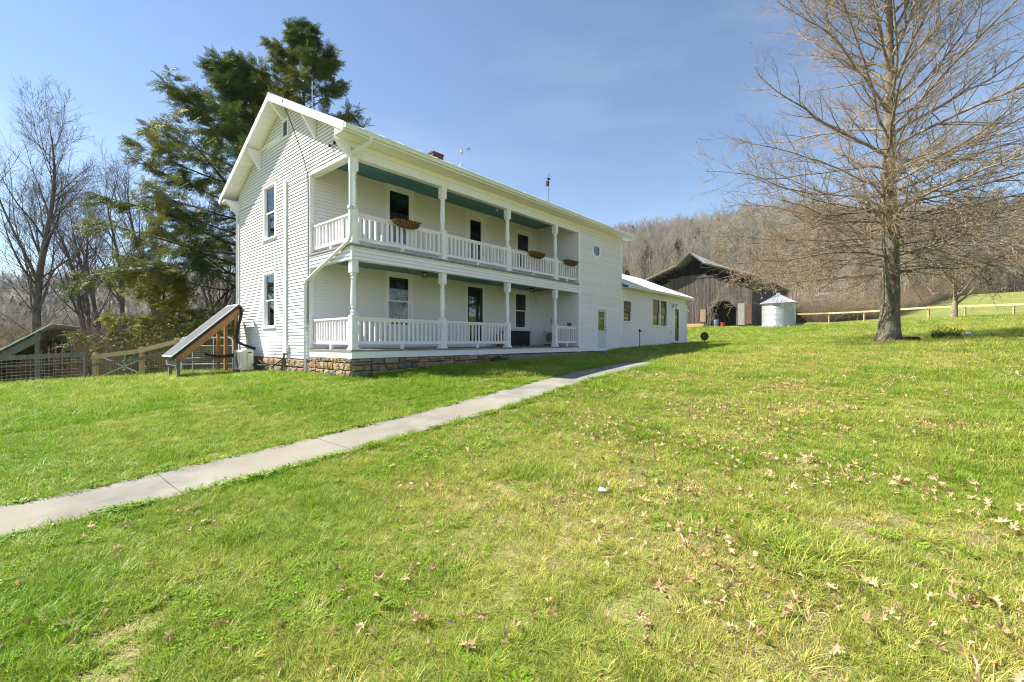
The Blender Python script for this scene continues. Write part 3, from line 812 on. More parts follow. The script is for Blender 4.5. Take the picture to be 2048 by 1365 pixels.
# loose drooping siding course beside the vent
MB().hexa([GB(4.32, 8.10, .01), GB(6.22, 8.215, .01), GB(6.22, 8.215, .05), GB(4.32, 8.10, .11), GB(4.32, 8.26, .01), GB(6.22, 8.34, .01), GB(6.22, 8.34, .03), GB(4.32, 8.26, .035)]).build('loose_board', M['white'], H)
vt = MB()
for a0, a1, z0, z1 in ((3.86, 3.92, 8.10, 8.72), (4.26, 4.32, 8.10, 8.72), (3.92, 4.26, 8.10, 8.16), (3.92, 4.26, 8.66, 8.72)): vt.wbox(GB, a0, a1, z0, z1, .001, .05)
vt = vt.build('gable_vent', M['trim'], H)
MB().wbox(GB, 3.92, 4.26, 8.16, 8.66, .001, .004).build('vent_backing', M['black'], vt)
for k in range(9):
    z = 8.17 + k * .055
    MB().hexa([GB(3.92, z, .04), GB(4.26, z, .04), GB(4.26, z + .012, .04), GB(3.92, z + .012, .04), GB(3.92, z + .035, .012), GB(4.26, z + .035, .012), GB(4.26, z + .045, .012), GB(3.92, z + .045, .012)]).build('slat', M['grille'], vt)
for w in gw: window(GB, *w)

# walls at the back of the porch
rc_l = backing('porch_wall_lower', RC, 0, 11.15, .95, 4.05, [hole(c) for c in lo_w + lo_d])
rc_u = backing('porch_wall_upper', RC, 0, 11.15, 4.051, 7.0, [hole(c) for c in up_w + up_d])
mb = MB(); clapboards(RC, None, lambda z: .10, lambda z: 11.15, 1.30, 3.95, lo_w + lo_d, mb)
tag(shade_edge(mb.build('clapboards', M['white'], H)), kind='stuff')
mb = MB(); clapboards(RC, None, lambda z: .10, lambda z: 11.15, 4.13, 6.96, up_w + up_d, mb)
tag(shade_edge(mb.build('clapboards', M['white'], H)), kind='stuff')
backing('porch_end_wall', RT, .12, 2.416, .95, 7.0, [hole(rt_d)])
mb = MB(); clapboards(RT, None, lambda z: .1, lambda z: 2.39, 1.30, 3.95, [rt_d], mb); clapboards(RT, None, lambda z: .1, lambda z: 2.39, 4.13, 6.96, [], mb)
tag(shade_edge(mb.build('clapboards', M['white'], H)), kind='stuff')
MB().wbox(RC, 11.04, 11.125, 4.12, 6.96, .001, .03).wbox(RC, 11.04, 11.125, 1.29, 3.94, .001, .03).build('corner_board', M['trim'], H)
window(RC, *lo_w[0], curtain=[(0, .42, M['curtain']), (.50, .95, M['pale'])])
window(RC, *lo_w[1], sash=M['trim'])
window(RC, *up_w[0], rise=.42); window(RC, *up_w[1])

def door(Mp, c, leaf, name, glass=None, panels=(), stile=.13, knob=True, knob_side=1, backing_panels=None, label=None):
    a0, a1, z0, z1 = c
    mb = MB()
    mb.wbox(Mp, a0, a0 + CW, z0, z1 - CW, -.02, .034).wbox(Mp, a1 - CW, a1, z0, z1 - CW, -.02, .034).wbox(Mp, a0 - .012, a1 + .012, z1 - CW, z1, -.02, .040)
    mb.wbox(Mp, a0 + .02, a1 - .02, z0 - .02, z0 + .055, -.10, .05)
    d = mb.build(name, M['trim'], H)
    i0, i1, b0, b1 = a0 + CW, a1 - CW, z0 + .06, z1 - CW - .002
    lf = MB()
    if glass:
        g0, g1 = glass
        lf.wbox(Mp, i0, i0 + stile, b0, b1, -.06, -.018).wbox(Mp, i1 - stile, i1, b0, b1, -.06, -.018)
        lf.wbox(Mp, i0 + stile, i1 - stile, b0, g0, -.06, -.018).wbox(Mp, i0 + stile, i1 - stile, g1, b1, -.06, -.018)
    else:
        lf.wbox(Mp, i0, i1, b0, b1, -.06, -.018)
    for (pa0, pa1, pz0, pz1) in panels:
        lf.wbox(Mp, i0 + pa0, i0 + pa1, pz0, pz1, -.017, -.004)
    lf.build('door_leaf', leaf, d)
    if glass: MB().wbox(Mp, i0 + stile, i1 - stile, glass[0], glass[1], -.044, -.038).build('pane', M['glass'], d)
    if knob:
        ka = i1 - .07 if knob_side > 0 else i0 + .07
        km = MB(); p = Mp(ka, z0 + 1.0, -.02); q_ = Mp(ka, z0 + 1.0, .05); km.tube([p, q_], .012, 8); km.tube([Mp(ka, z0 + 1.0, .035), Mp(ka, z0 + 1.0, .05), Mp(ka, z0 + 1.0, .065)], [.018, .03, .016], 10)
        km.wbox(Mp, ka - .018, ka + .018, z0 + 1.1, z0 + 1.17, -.017, .0).build('knob', M['blackmetal'], d)
    return d
dg = door(RC, lo_d[0], M['green'], 'front_door', glass=(1.60, 3.62), stile=.115)
for (f0, f1) in ((.03, .47), (.56, .97)):       # amber lace behind the storm glass
    i0, i1 = 6.40 + CW + .115, 7.53 - CW - .115; cm = MB(); n = 10
    for k in range(n):
        A, B_ = i0 + (i1 - i0) * (f0 + (f1 - f0) * k / n), i0 + (i1 - i0) * (f0 + (f1 - f0) * (k + 1) / n); wv = lambda t: -.085 - .010 * math.sin(t * 21)
        cm.add([RC(A, 1.62, wv(k / n)), RC(B_, 1.62, wv((k + 1) / n)), RC(B_, 3.38 - .05 * f0, wv((k + 1) / n)), RC(A, 3.38 - .05 * f0, wv(k / n))], [(0, 1, 2, 3)])
    cm.build('lace_panel', M['amber'], dg)
door(RC, up_d[0], M['trim'], 'balcony_door', glass=(4.95, 6.55), stile=.17)
pw = (rt_d[1] - rt_d[0] - 2 * CW)
pn = [(.09, pw / 2 - .04, 1.55, 2.35), (pw / 2 + .04, pw - .09, 1.55, 2.35), (.09, pw / 2 - .04, 2.5, 3.5), (pw / 2 + .04, pw - .09, 2.5, 3.5)]
door(RT, rt_d, M['trim'], 'porch_side_door', panels=pn, knob_side=-1)

# stair bay flush with the porch front
sb = backing('stair_bay_wall', FR, 11.151, 15.3, 1.02, 7.0, [hole(sd), (12.42, 12.98, 5.56, 6.10)])
clapboards(FR, sb, lambda z: 11.27, lambda z: 15.19, 1.03, 6.70, [sd, (12.40, 13.0, 5.54, 6.12)])
MB().wbox(FR, 11.12, 11.28, 1.0, 6.43, -.01, .032).build('corner_board', M['trim'], H)
MB().wbox(FR, 15.18, 15.33, 1.0, 6.72, -.01, .032).build('corner_board', M['trim'], H)
oc = MB(); n = 8
def octp(r, o): return [FR(12.70 + r * math.cos(R(22.5 + 45 * k)), 5.83 + r * 1.03 * math.sin(R(22.5 + 45 * k)), o) for k in range(n)]
a, b, c_, d_ = octp(.30, .001), octp(.41, .001), octp(.30, .045), octp(.41, .045)
oc.add(a + b + c_ + d_, [f for k in range(n) for k2 in [(k + 1) % n] for f in ((8 + k, 8 + k2, 24 + k2, 24 + k), (k, 16 + k, 16 + k2, k2), (16 + k, 24 + k, 24 + k2, 16 + k2))])
oc.wbox(FR, 12.41, 12.99, 5.55, 5.56, -.1, .0)
oc = oc.build('octagon_window', M['trim'], H)
MB().prism(octp(.31, .008), octp(.31, .014)).build('pane', M['glass'], oc)
MB().prism(octp(.32, -.16), octp(.32, -.15)).build('window_shade', M['pale'], oc)
door(FR, sd, M['doorpaint'], 'side_door', glass=(2.02, 2.94), stile=.13)

# rear low wing
wg = backing('wing_wall', FR, 15.301, 24.5, 1.06, 4.48, [hole(ew[0], .055), (ew[1][0] + .1, ew[1][1] - .1, ew[1][2] + .06, ew[1][3] - .05), hole(ed)])
mb = MB(); clapboards(FR, None, lambda z: 15.33, lambda z: 24.38, 1.08, 4.46, ew + [ed], mb)
tag(shade_edge(mb.build('clapboards', M['white'], H)), kind='stuff')
MB().wbox(FR, 24.37, 24.53, 1.05, 4.47, -.01, .032).build('corner_board', M['trim'], H)
window(FR, *ew[0], sash=M['greywood'], CW=.055)
for k in range(2):
    a0 = ew[1][0] + k * 1.10; window(FR, a0 + .04, a0 + 1.155, ew[1][2], ew[1][3], sash=M['greywood'], CW=.055)
door(FR, ed, M['green'], 'wing_door', glass=(2.3, 3.4), stile=.12)
wr = MB()
wr.wbox(WE, .121, 7.0, .9, 4.48, -.12, 0).wbox(FR, 15.3, 24.38, .9, 4.48, -7.0, -6.88)
wr.prism([WE(0.0, 4.481, -.12), WE(7, 4.481, -.12), WE(3.5, 6.0, -.12)], [WE(0.0, 4.481, 0), WE(7, 4.481, 0), WE(3.5, 6.0, 0)])
wr.build('wing_rear_wall', M['white'], H)
rw = MB(); rw.wbox(FR, .12, 15.3, .9, 7.05, -WD, -WD + .12).wbox(RE, .121, WD - .121, .9, 7.05, -.12, 0)
rw.prism([RE(0.02, 7.051, -.12), RE(WD - .02, 7.051, -.12), RE(VPK, ZPK - .14, -.12)], [RE(0.02, 7.051, 0), RE(WD - .02, 7.051, 0), RE(VPK, ZPK - .14, 0)])
rw.build('rear_wall', M['white'], H)
# unseen floors and partitions, near black to paint the rooms unlit
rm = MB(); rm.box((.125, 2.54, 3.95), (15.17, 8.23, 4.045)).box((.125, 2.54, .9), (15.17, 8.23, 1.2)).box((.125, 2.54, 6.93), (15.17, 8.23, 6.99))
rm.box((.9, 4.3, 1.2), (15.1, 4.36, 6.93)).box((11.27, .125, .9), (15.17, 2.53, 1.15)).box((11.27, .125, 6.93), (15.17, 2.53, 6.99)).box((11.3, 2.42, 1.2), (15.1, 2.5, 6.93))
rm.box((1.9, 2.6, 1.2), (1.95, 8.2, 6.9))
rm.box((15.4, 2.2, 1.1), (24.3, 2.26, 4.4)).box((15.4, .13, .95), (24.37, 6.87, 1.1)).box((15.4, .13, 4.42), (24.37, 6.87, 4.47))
rm.build('room_shade_panels', M['room'], H)

# ---- roof of the main block
U0, U1 = -.52, 15.82
def slab(va, za, vb, zb, u0, u1, th):
    return [(u0, va, za - th), (u1, va, za - th), (u1, vb, zb - th), (u0, vb, zb - th), (u0, va, za), (u1, va, za), (u1, vb, zb), (u0, vb, zb)]
rf = MB(); rf.hexa(slab(-.50, 7.0, VPK, ZPK, U0, U1, .055)); rf.hexa(slab(WD + .5, 7.0, VPK, ZPK, U0, U1, .055))
rf = rf.build('roof', M['roof'], H)
for k in range(28):          # standing seams
    u = U0 + .02 + k * (U1 - U0 - .06) / 27
    for va in (-.49, WD + .49):
        MB().hexa(slab(va, 7.032, VPK, ZPK + .03, u, u + .025, .03)).build('roof_seam', M['roof'], rf)
MB().prism([(U0, VPK - .14, ZPK - .03), (U0, VPK + .14, ZPK - .03), (U0, VPK, ZPK + .06)], [(U1, VPK - .14, ZPK - .03), (U1, VPK + .14, ZPK - .03), (U1, VPK, ZPK + .06)]).build('ridge_cap', M['roof'], rf)
for sgn in (-1, 1):          # rake boards at the gable end
    v0 = VPK + sgn * (VPK + .5); z0 = 7.0
    for uu_ in (U0 - .02, U1 - .01):
        MB().hexa([(uu_, v0, z0 - .21), (uu_ + .03, v0, z0 - .21), (uu_ + .03, VPK, ZPK - .21), (uu_, VPK, ZPK - .21), (uu_, v0, z0 - .015), (uu_ + .03, v0, z0 - .015), (uu_ + .03, VPK, ZPK - .015), (uu_, VPK, ZPK - .015)]).build('rake_board', M['trim'], H)
    n = 20
    for k in range(n):       # sloping soffit panels under the rake
        ta, tb = k / n, (k + 1) / n - .0022
        va, vb = v0 + (VPK - v0) * ta, v0 + (VPK - v0) * tb; za, zb = z0 + (ZPK - z0) * ta - .075, z0 + (ZPK - z0) * tb - .075
        MB().hexa([(U0 + .012, va, za - .02), (-.001, va, za - .02), (-.001, vb, zb - .02), (U0 + .012, vb, zb - .02), (U0 + .012, va, za), (-.001, va, za), (-.001, vb, zb), (U0 + .012, vb, zb)]).build('soffit_panel', M['white'], H)
# flat eave soffits, frieze, fascia
MB().box((U0 + .012, -.47, 6.815), (U1 - .02, -.022, 6.835)).build('eave_soffit', M['white'], H)
MB().box((U0 + .012, WD + .022, 6.815), (U1 - .02, WD + .47, 6.835)).build('eave_soffit', M['white'], H)
MB().box((U0 + .012, -.495, 6.80), (U1 - .02, -.471, 6.965)).build('fascia', M['trim'], H)
MB().box((U0 + .012, WD + .471, 6.80), (U1 - .02, WD + .495, 6.965)).build('fascia', M['trim'], H)
MB().box((.0, .0, 6.42), (11.15, .20, 6.69)).box((.0, .201, 6.45), (.19, 2.38, 6.69)).build('porch_beam', M['oldwhite'], H)
MB().box((-.02, -.018, 6.691), (15.3, .20, 6.814)).box((11.0, -.03, 6.70), (15.31, -.019, 6.814)).build('frieze_board', M['white'], H)
MB().box((-.03, -.03, 6.66), (11.12, -.001, 6.70)).build('frieze_moulding', M['trim'], H)
MB().wbox(GB, -.02, 2.45, 6.47, 6.54, .001, .034).build('gable_water_table', M['trim'], H)
# boxed eave returns at the gable corners
for va, vb in ((-.50, .0), (WD, WD + .5)):
    MB().prism([(-.015, va, 6.80), (-.015, vb, 6.80), (-.015, vb, roof_under(vb) - .02), (-.015, va, 6.9)], [(U0 + .02, va, 6.80), (U0 + .02, vb, 6.80), (U0 + .02, vb, roof_under(vb) - .02), (U0 + .02, va, 6.9)]).build('eave_return', M['trim'], H)
# knee braces
for v, zt, hh, t in ((VPK, ZPK - .22, .52, .10), (6.18, 8.24, .72, .10), (2.02, 8.15, .70, .10), (8.27, 6.80, .50, .10), (.07, 6.80, .42, .10)):
    a = [(-.022, v - t / 2, zt), (-.50, v - t / 2, zt), (-.022, v - t / 2, zt - hh)]; b = [(x, v + t / 2, z) for x, y, z in a]
    MB().prism(a, b).build('knee_brace', M['trim'], H)
# gutters
def gutter(v_in, sgn, u0, u1, zt, nm='gutter'):
    pr = [(0, 0), (0, -.11), (.085, -.115), (.105, -.05), (.125, -.03), (.125, 0), (.117, 0), (.112, -.025), (.078, -.103), (.008, -.10), (.008, 0)]
    A = [(u0, v_in + sgn * x, zt + z) for x, z in pr]; B_ = [(u1, v_in + sgn * x, zt + z) for x, z in pr]
    mb = MB(); mb.prism(A, B_); mb.box((u0 - .004, v_in + min(0, sgn * .124), zt - .112), (u0 + .004, v_in + max(0, sgn * .124), zt))
    return mb.build(nm, M['gutter'], H)
gutter(-.496, -1, U0, U1 - .3, 6.955); gutter(WD + .496, 1, U0, U1 - .3, 6.955)
def spout(path, nm='downspout'):
    return MB().tube(path, .052, 4).build(nm, M['gutter'], H)
spout([(.22, -.55, 6.86), (.22, -.54, 6.72), (-.085, -.10, 6.45), (-.085, -.085, 6.35), (-.085, -.085, 4.32), (-.085, -.02, 4.18), (-.085, 2.42, 3.34), (-.085, 2.52, 3.22), (-.085, 2.55, .58)])
spout([(-.10, WD + .53, 6.86), (-.10, WD + .5, 6.70), (-.085, WD + .06, 6.45), (-.085, WD - .05, 6.35), (-.085, WD - .06, .75)])
MB().box((-.15, -.16, 5.0), (-.03, -.02, 5.09)).build('spout_strap', M['galv'], H)
MB().box((-.15, 2.48, 1.9), (-.02, 2.62, 1.94)).build('spout_strap', M['galv'], H)
# white conduit with cable cover and junction box on the gable
cd = MB().wbox(GB, 3.93, 4.12, 1.36, 6.68, .001, .085).build('conduit_cover', M['gutter'], H)
MB().wbox(GB, 3.80, 4.07, 1.11, 1.38, .001, .12).build('junction_box', M['plastic'], cd)
cb2 = MB()
for (p, r) in (([(-.08, 4.00, 1.12), (-.10, 4.1, .92), (-.16, 4.5, .74), (-.26, 5.0, .68), (-.4, 5.5, .69), (-.45, 5.93, .72)], .022), ([(-.08, 3.95, 1.12), (-.11, 4.05, .88), (-.15, 4.4, .70), (-.24, 4.9, .63), (-.42, 5.93, .66)], .014),
               ([(-.1, 4.05, 1.13), (-.18, 4.3, 1.14), (-.2, 4.55, 1.06)], .012), ([(-.1, 3.95, 1.13), (-.2, 3.9, .8), (-.22, 3.86, .5)], .014), ([(-.3, 5.95, .95), (-.3, 5.3, .78), (-.26, 4.8, .76)], .009)):
    cb2.tube(p, r, 6)
cb2.build('line_set', M['black'], cd)
MB().tube([(-.10, 4.02, 1.12), (-.10, 4.03, .45)], .03, 8).build('conduit_pipe', M['greywood'], cd)

# ---- electric service drop down the gable
cbl = MB(); cbl.tube([(-.56, 3.05, 8.78), (-.35, 2.82, 8.0), (-.16, 2.62, 7.2), (-.05, 2.46, 6.55), (-.045, 2.45, 5.6), (-.045, 2.455, 4.0), (-.045, 2.455, 2.0)], .013, 6)
cbl.tube([(-.1, 1.9, 7.4), (-.06, 2.1, 7.0), (-.05, 2.40, 6.56)], .006, 5)
cbl.build('service_cable', M['blackmetal'], H)
ins = MB()
for v in (.75, 1.02): ins.tube([(-.02, v, 6.98), (-.12, v, 6.97)], .01, 6); ins.tube([(-.10, v, 6.92), (-.10, v, 6.95), (-.10, v, 6.99), (-.10, v, 7.02)], [.028, .035, .035, .02], 8)
ins.build('insulator', M['blackmetal'], H)

# ---- chimney, lightning rods, weather station on the ridge
ch = MB(); ch.box((5.9, 3.85, 9.0), (6.45, 4.4, 9.40)).build('chimney', M['mortar'], rf)
for ci in range(4):
    z = 9.17 + ci * .075; off = .1 if ci % 2 else 0
    for fc in range(4):
        L_ = .55
        s_ = -off
        while s_ < L_ - .02:
            x0, x1 = max(0, s_), min(L_, s_ + .205)
            mbk = MB()
            if fc == 0: mbk.box((5.9 + x0, 3.835, z), (5.9 + x1, 3.849, z + .063))
            elif fc == 2: mbk.box((5.9 + x0, 4.401, z), (5.9 + x1, 4.415, z + .063))
            elif fc == 1: mbk.box((5.885, 3.85 + x0, z), (5.899, 3.85 + x1, z + .063))
            else: mbk.box((6.451, 3.85 + x0, z), (6.465, 3.85 + x1, z + .063))
            mbk.build('brick', M['brick'], rf); s_ += .217
MB().box((5.87, 3.82, 9.465), (6.48, 4.43, 9.52)).box((5.92, 3.87, 9.401), (6.43, 4.38, 9.466)).build('chimney_cap', M['brick'], rf)
wv = MB(); wv.tube([(7.83, VPK, 9.40), (7.83, VPK, 10.56)], .016, 8).tube([(7.83, VPK, 10.02), (7.83, VPK, 10.08), (7.83, VPK, 10.15), (7.83, VPK, 10.22), (7.83, VPK, 10.27)], [.01, .055, .07, .055, .01], 10)
wv.tube([(7.66, VPK + .19, 10.32), (8.02, VPK - .21, 10.32)], .012, 6).tube([(7.95, VPK - .1, 9.42), (7.83, VPK, 9.72)], .01, 6).tube([(7.7, VPK + .1, 9.42), (7.83, VPK, 9.72)], .01, 6)
wv.prism([(7.98, VPK - .16, 10.27), (8.10, VPK - .30, 10.25), (8.10, VPK - .30, 10.39), (7.98, VPK - .16, 10.37)], [(7.99, VPK - .15, 10.27), (8.11, VPK - .29, 10.25), (8.11, VPK - .29, 10.39), (7.99, VPK - .15, 10.37)])
wv.build('weathervane', M['galv'], rf)
wsn = MB(); wsn.tube([(14.6, VPK, 9.3), (14.6, VPK, 11.1)], .014, 8).box((14.40, VPK - .07, 10.35), (14.54, VPK + .07, 10.62)).tube([(14.6, VPK, 10.72), (14.5, VPK, 10.78), (14.7, VPK, 10.80)], .05, 6)
wsn.build('weather_station', M['blackmetal'], rf)
MB().tube([(.9, VPK, 9.4), (.9, VPK, 10.4)], .012, 6).build('lightning_rod', M['galv'], rf)

# ---- wing roof
ZW, ZE = 6.12, 4.42
rr_ = MB(); rr_.hexa(slab(-.42, ZE, 3.5, ZW, 15.3, 24.95, .05)); rr_.hexa(slab(7.42, ZE, 3.5, ZW, 15.3, 24.95, .05)); wrf = rr_.build('wing_roof', M['roofwhite'], H)
for k in range(20):
    u = 15.33 + k * .5
    MB().hexa(slab(-.42, ZE + .022, 3.5, ZW + .022, u, u + .03, .021)).build('roof_seam', M['roofwhite'], wrf)
MB().box((15.33, -.415, 4.30), (24.93, -.39, 4.385)).build('fascia', M['trim'], H)
MB().box((15.33, -.388, 4.30), (24.93, -.022, 4.318)).build('eave_soffit', M['white'], H)
gutter(-.416, -1, 15.36, 24.93, 4.385)
MB().hexa([(24.955, -.42, ZE - .19), (24.98, -.42, ZE - .19), (24.98, 3.5, ZW - .19), (24.955, 3.5, ZW - .19), (24.955, -.42, ZE), (24.98, -.42, ZE), (24.98, 3.5, ZW), (24.955, 3.5, ZW)]).build('rake_board', M['trim'], H)
hd = MB(); hd.hexa([(24.51, .0, 3.72), (25.25, .0, 3.52), (25.25, 1.5, 3.52), (24.51, 1.5, 3.72), (24.51, .0, 3.80), (25.25, .0, 3.60), (25.25, 1.5, 3.60), (24.51, 1.5, 3.80)])
hd.prism([(24.51, .05, 3.2), (25.1, .05, 3.5), (24.51, .05, 3.66)], [(24.51, .12, 3.2), (25.1, .12, 3.5), (24.51, .12, 3.66)]); hd.build('entry_hood', M['trim'], H)
spout([(24.80, -.46, 4.28), (24.80, -.44, 4.15), (24.585, -.05, 3.9), (24.585, -.05, 1.2)])
wl_ = MB(); wl_.box((22.20, -.10, 3.62), (22.36, -.035, 3.80)).tube([(22.28, -.1, 3.72), (22.28, -.22, 3.78), (22.28, -.26, 3.70)], .016, 6).tube([(22.28, -.26, 3.72), (22.28, -.26, 3.52)], [.04, .085], 8)
wl_.tube([(22.1, -.1, 3.86), (22.02, -.25, 3.80)], [.03, .06], 8).tube([(22.45, -.1, 3.86), (22.5, -.25, 3.80)], [.03, .06], 8); wl_.build('wall_lamp', M['galv'], H)
MB().wbox(FR, 21.85, 21.98, 1.95, 2.15, .022, .06).build('outlet_cover', M['plastic'], H)

# ---- porches: floors, bands, ceilings
ld = MB(); ld.box((0.02, .02, 1.06), (11.14, 2.40, 1.20)).build('porch_floor', M['brownwood'], H); ldo = bpy.context.scene.objects['porch_floor']
nb = 80
for k in range(nb):
    a0 = -.05 + k * 11.18 / nb; MB().box((a0, -.06, 1.215), (a0 + 11.18 / nb - .006, 2.39, 1.262 + rnd.uniform(-.002, .002))).build('floor_board', M['deck'], ldo)
MB().box((-.03, -.03, 1.03), (11.12, -.0, 1.214)).box((-.03, .001, 1.03), (-.001, 2.40, 1.214)).build('skirt_board', M['trim'], H)
ud = MB(); ud.box((0.03, .03, 3.97), (11.14, 2.40, 4.03)).build('balcony_floor', M['white'], H); udo = bpy.context.scene.objects['balcony_floor']
for k in range(nb):
    a0 = -.055 + k * 11.19 / nb; MB().box((a0, -.075, 4.052), (a0 + 11.19 / nb - .005, 2.39, 4.098 + rnd.uniform(-.003, .003))).build('floor_board', M['deck'], udo)
bd = MB(); bd.box((.0, .0, 3.68), (11.15, .16, 4.05)).box((.0, .161, 3.72), (.16, 2.40, 4.05)); bdo = bd.build('porch_band', M['white'], H)
clapboards(FR, bdo, lambda z: .03, lambda z: 11.12, 3.685, 4.045, [])
clapboards(GB, bdo, lambda z: .03, lambda z: 2.40, 3.685, 4.045, [])
MB().box((-.034, -.034, 3.67), (.028, .028, 4.05)).build('corner_board', M['trim'], bdo)
for k in range(24):
    v = .205 + k * .0922
    MB().box((.192 if v < 2.38 else .0, v, 6.955 + .004 * (k % 2)), (11.14, v + .086, 6.985)).build('ceiling_board', M['teal'], H)
    MB().box((.165, v, 3.925 + .004 * (k % 2)), (11.14, v + .086, 3.955)).build('ceiling_board', M['teal'], H)

# ---- turned posts
def post_mesh(z0, z1, zsq):
    mb = MB(); h = .093
    mb.box((-.125, -.125, z0), (.125, .125, z0 + .05)).box((-.105, -.105, z0 + .051), (.105, .105, z0 + .085))
    mb.box((-h, -h, z0 + .085), (h, h, zsq))
    zc = z1 - .36
    L_ = zc - zsq
    pr = [(.070, zsq), (.092, zsq + .02), (.072, zsq + .045), (.062, zsq + .07), (.085, zsq + .10), (.062, zsq + .13), (.058, zsq + .17), (.080, zsq + .21), (.064, zsq + .235), (.082, zsq + .30),
          (.078, zsq + .45 * L_), (.066, zc - .20), (.060, zc - .16), (.084, zc - .13), (.062, zc - .10), (.060, zc - .07), (.088, zc - .035), (.070, zc)]
    mb.lathe(pr, (0, 0), 14)
    mb.box((-h, -h, zc + .03), (h, h, z1)); mb.prism([(-.06, -.06, zc), (.06, -.06, zc), (.06, .06, zc), (-.06, .06, zc)], [(-h, -h, zc + .03), (h, -h, zc + .03), (h, h, zc + .03), (-h, h, zc + .03)])
    return mb.mesh('porch_post', M['oldwhite'])
PU = [.10, 3.22, 6.38, 9.46]
pl, pu_ = post_mesh(1.262, 3.679, 2.20), post_mesh(4.098, 6.419, 5.05)
for u in PU: link('porch_post', pl, H, (u, .10, 0)); link('porch_post', pu_, H, (u, .10, 0))

def railing(p0, p1, zb, zt, n, bw=.046):
    p0, p1 = Vector((*p0, 0)), Vector((*p1, 0)); d = (p1 - p0).normalized()
    mb = MB(); up = Vector((0, 0, 1))
    for z, w, h in ((zt - .025, .10, .05), (zt - .075, .045, .05), (zb + .045, .05, .09)):
        mb.bar(p0 + up * z, p1 + up * z, w, h)
    r_ = mb.build('railing', M['oldwhite'], H)
    bm_ = MB().box((-bw / 2, -bw / 2, zb + .0901), (bw / 2, bw / 2, zt - .1001)).mesh('baluster', M['oldwhite'])
    ang = math.atan2(d.y, d.x)
    for k in range(n):
        q_ = p0 + (p1 - p0) * ((k + .5) / n)
        b = link('baluster', bm_, r_, (q_.x, q_.y, 0), ang); b.rotation_euler = (rnd.uniform(-.004, .004), rnd.uniform(-.004, .004), ang)
    mid = (p0 + p1) / 2
    MB().box((mid.x - .04, mid.y - .04, zb - .14), (mid.x + .04, mid.y + .04, zb - .001)).build('rail_foot', M['oldwhite'], r_)
hw = .094
railing((PU[0] + hw, .10), (PU[1] - hw, .10), 1.405, 2.15, 18); railing((PU[1] + hw, .10), (PU[2] - hw, .10), 1.405, 2.15, 18); railing((PU[3] + hw, .10), (11.11, .10), 1.405, 2.15, 10)
railing((.10, PU[0] + hw), (.10, 2.385), 1.405, 2.15, 14)
railing((PU[0] + hw, .10), (PU[1] - hw, .10), 4.24, 4.97, 17, .055); railing((PU[1] + hw, .10), (PU[2] - hw, .10), 4.24, 4.97, 17, .055); railing((PU[2] + hw, .10), (PU[3] - hw, .10), 4.24, 4.97, 17, .055); railing((PU[3] + hw, .10), (11.11, .10), 4.24, 4.97, 9, .055)
railing((.10, PU[0] + hw), (.10, 2.385), 4.24, 4.97, 12, .055)
MB().tube([(.0, .02, 5.02), (-.12, -.03, 5.06), (-.13, -.03, 5.10)], .02, 6).build('flag_bracket', M['blackmetal'], H)

# ---- foundation: field stone under the porch and gable, concrete further on
fd = MB(); fd.box((.03, .03, -.3), (6.4, .30, 1.03)).box((.03, .301, -.3), (.30, 8.3, .94))
fd.box((6.41, .02, -.3), (11.15, .30, 1.0)); fdo = fd.build('foundation', M['mortar'], H)
MB().box((6.3, -.07, .2), (12.75, .0, .985)).box((12.55, -.55, .4), (14.0, -.0, 1.0)).build('concrete_footing', M['concrete'], H)
MB().box((15.3, .02, .6), (24.5, .25, 1.06)).build('concrete_footing', M['concrete'], H)
def stone(Mp, a0, a1, z0, z1, dep=.055):
    j = lambda s=.012: rnd.uniform(-s, s)
    c = [(a0 + j(.022), z0 + j(.016)), (a1 + j(.022), z0 + j(.016)), (a1 + j(.022), z1 + j(.016)), (a0 + j(.022), z1 + j(.016))]
    n = 3; ring = []
    for k in range(4):
        p, q_ = c[k], c[(k + 1) % 4]
        for t in range(n): ring.append((p[0] + (q_[0] - p[0]) * t / n + (j(.012) if t else 0), p[1] + (q_[1] - p[1]) * t / n + (j(.012) if t else 0)))
    cx, cz = sum(p[0] for p in ring) / 12, sum(p[1] for p in ring) / 12
    V = [Mp(a, z, -.03) for a, z in ring] + [Mp(cx + (a - cx) * .97, cz + (z - cz) * .97, dep * .55 + j(.01)) for a, z in ring] + [Mp(cx + (a - cx) * .86, cz + (z - cz) * .80, dep + j(.014)) for a, z in ring] + [Mp(cx + j(.03), cz, dep + .012 + j(.012))]
    F = [(i, (i + 1) % 12, 12 + (i + 1) % 12, 12 + i) for i in range(12)] + [(12 + i, 12 + (i + 1) % 12, 24 + (i + 1) % 12, 24 + i) for i in range(12)] + [(24 + i, 24 + (i + 1) % 12, 36) for i in range(12)]
    mb = MB(); mb.add(V, F); return mb.build('stone', rnd.choice(STONES), fdo)
def rubble(Mp, a0, a1, ztop, zbot, lmin, lmax, hmin, hmax):
    z = ztop
    while z > zbot:
        h = rnd.uniform(hmin, hmax); a = a0 + rnd.uniform(-.04, .02)
        while a < a1 - .06:
            l = rnd.uniform(lmin, lmax); e = min(a + l, a1 + .01)
            if a1 - e < .12: e = a1 + .01
            m = Mp((a + e) / 2, 0, 0); w = W(m[0], m[1])
            if z > gz1(w[0], w[1]) - .05:
                if h > .16 and rnd.random() < .3:
                    stone(Mp, a + .008, e - .008, z - h * .48, z - .008); stone(Mp, a + .008, e - .008, z - h + .006, z - h * .5)
                else: stone(Mp, a + .008, e - .008, z - h + .006, z - .006)
            a = e
        z -= h
rubble(FR, -.02, 6.32, 1.02, .2, .16, .66, .10, .23)
rubble(GB, -.02, 2.38, 1.02, .25, .14, .46, .10, .23)
rubble(GB, 2.75, 8.2, .93, .1, .35, .75, .22, .34)
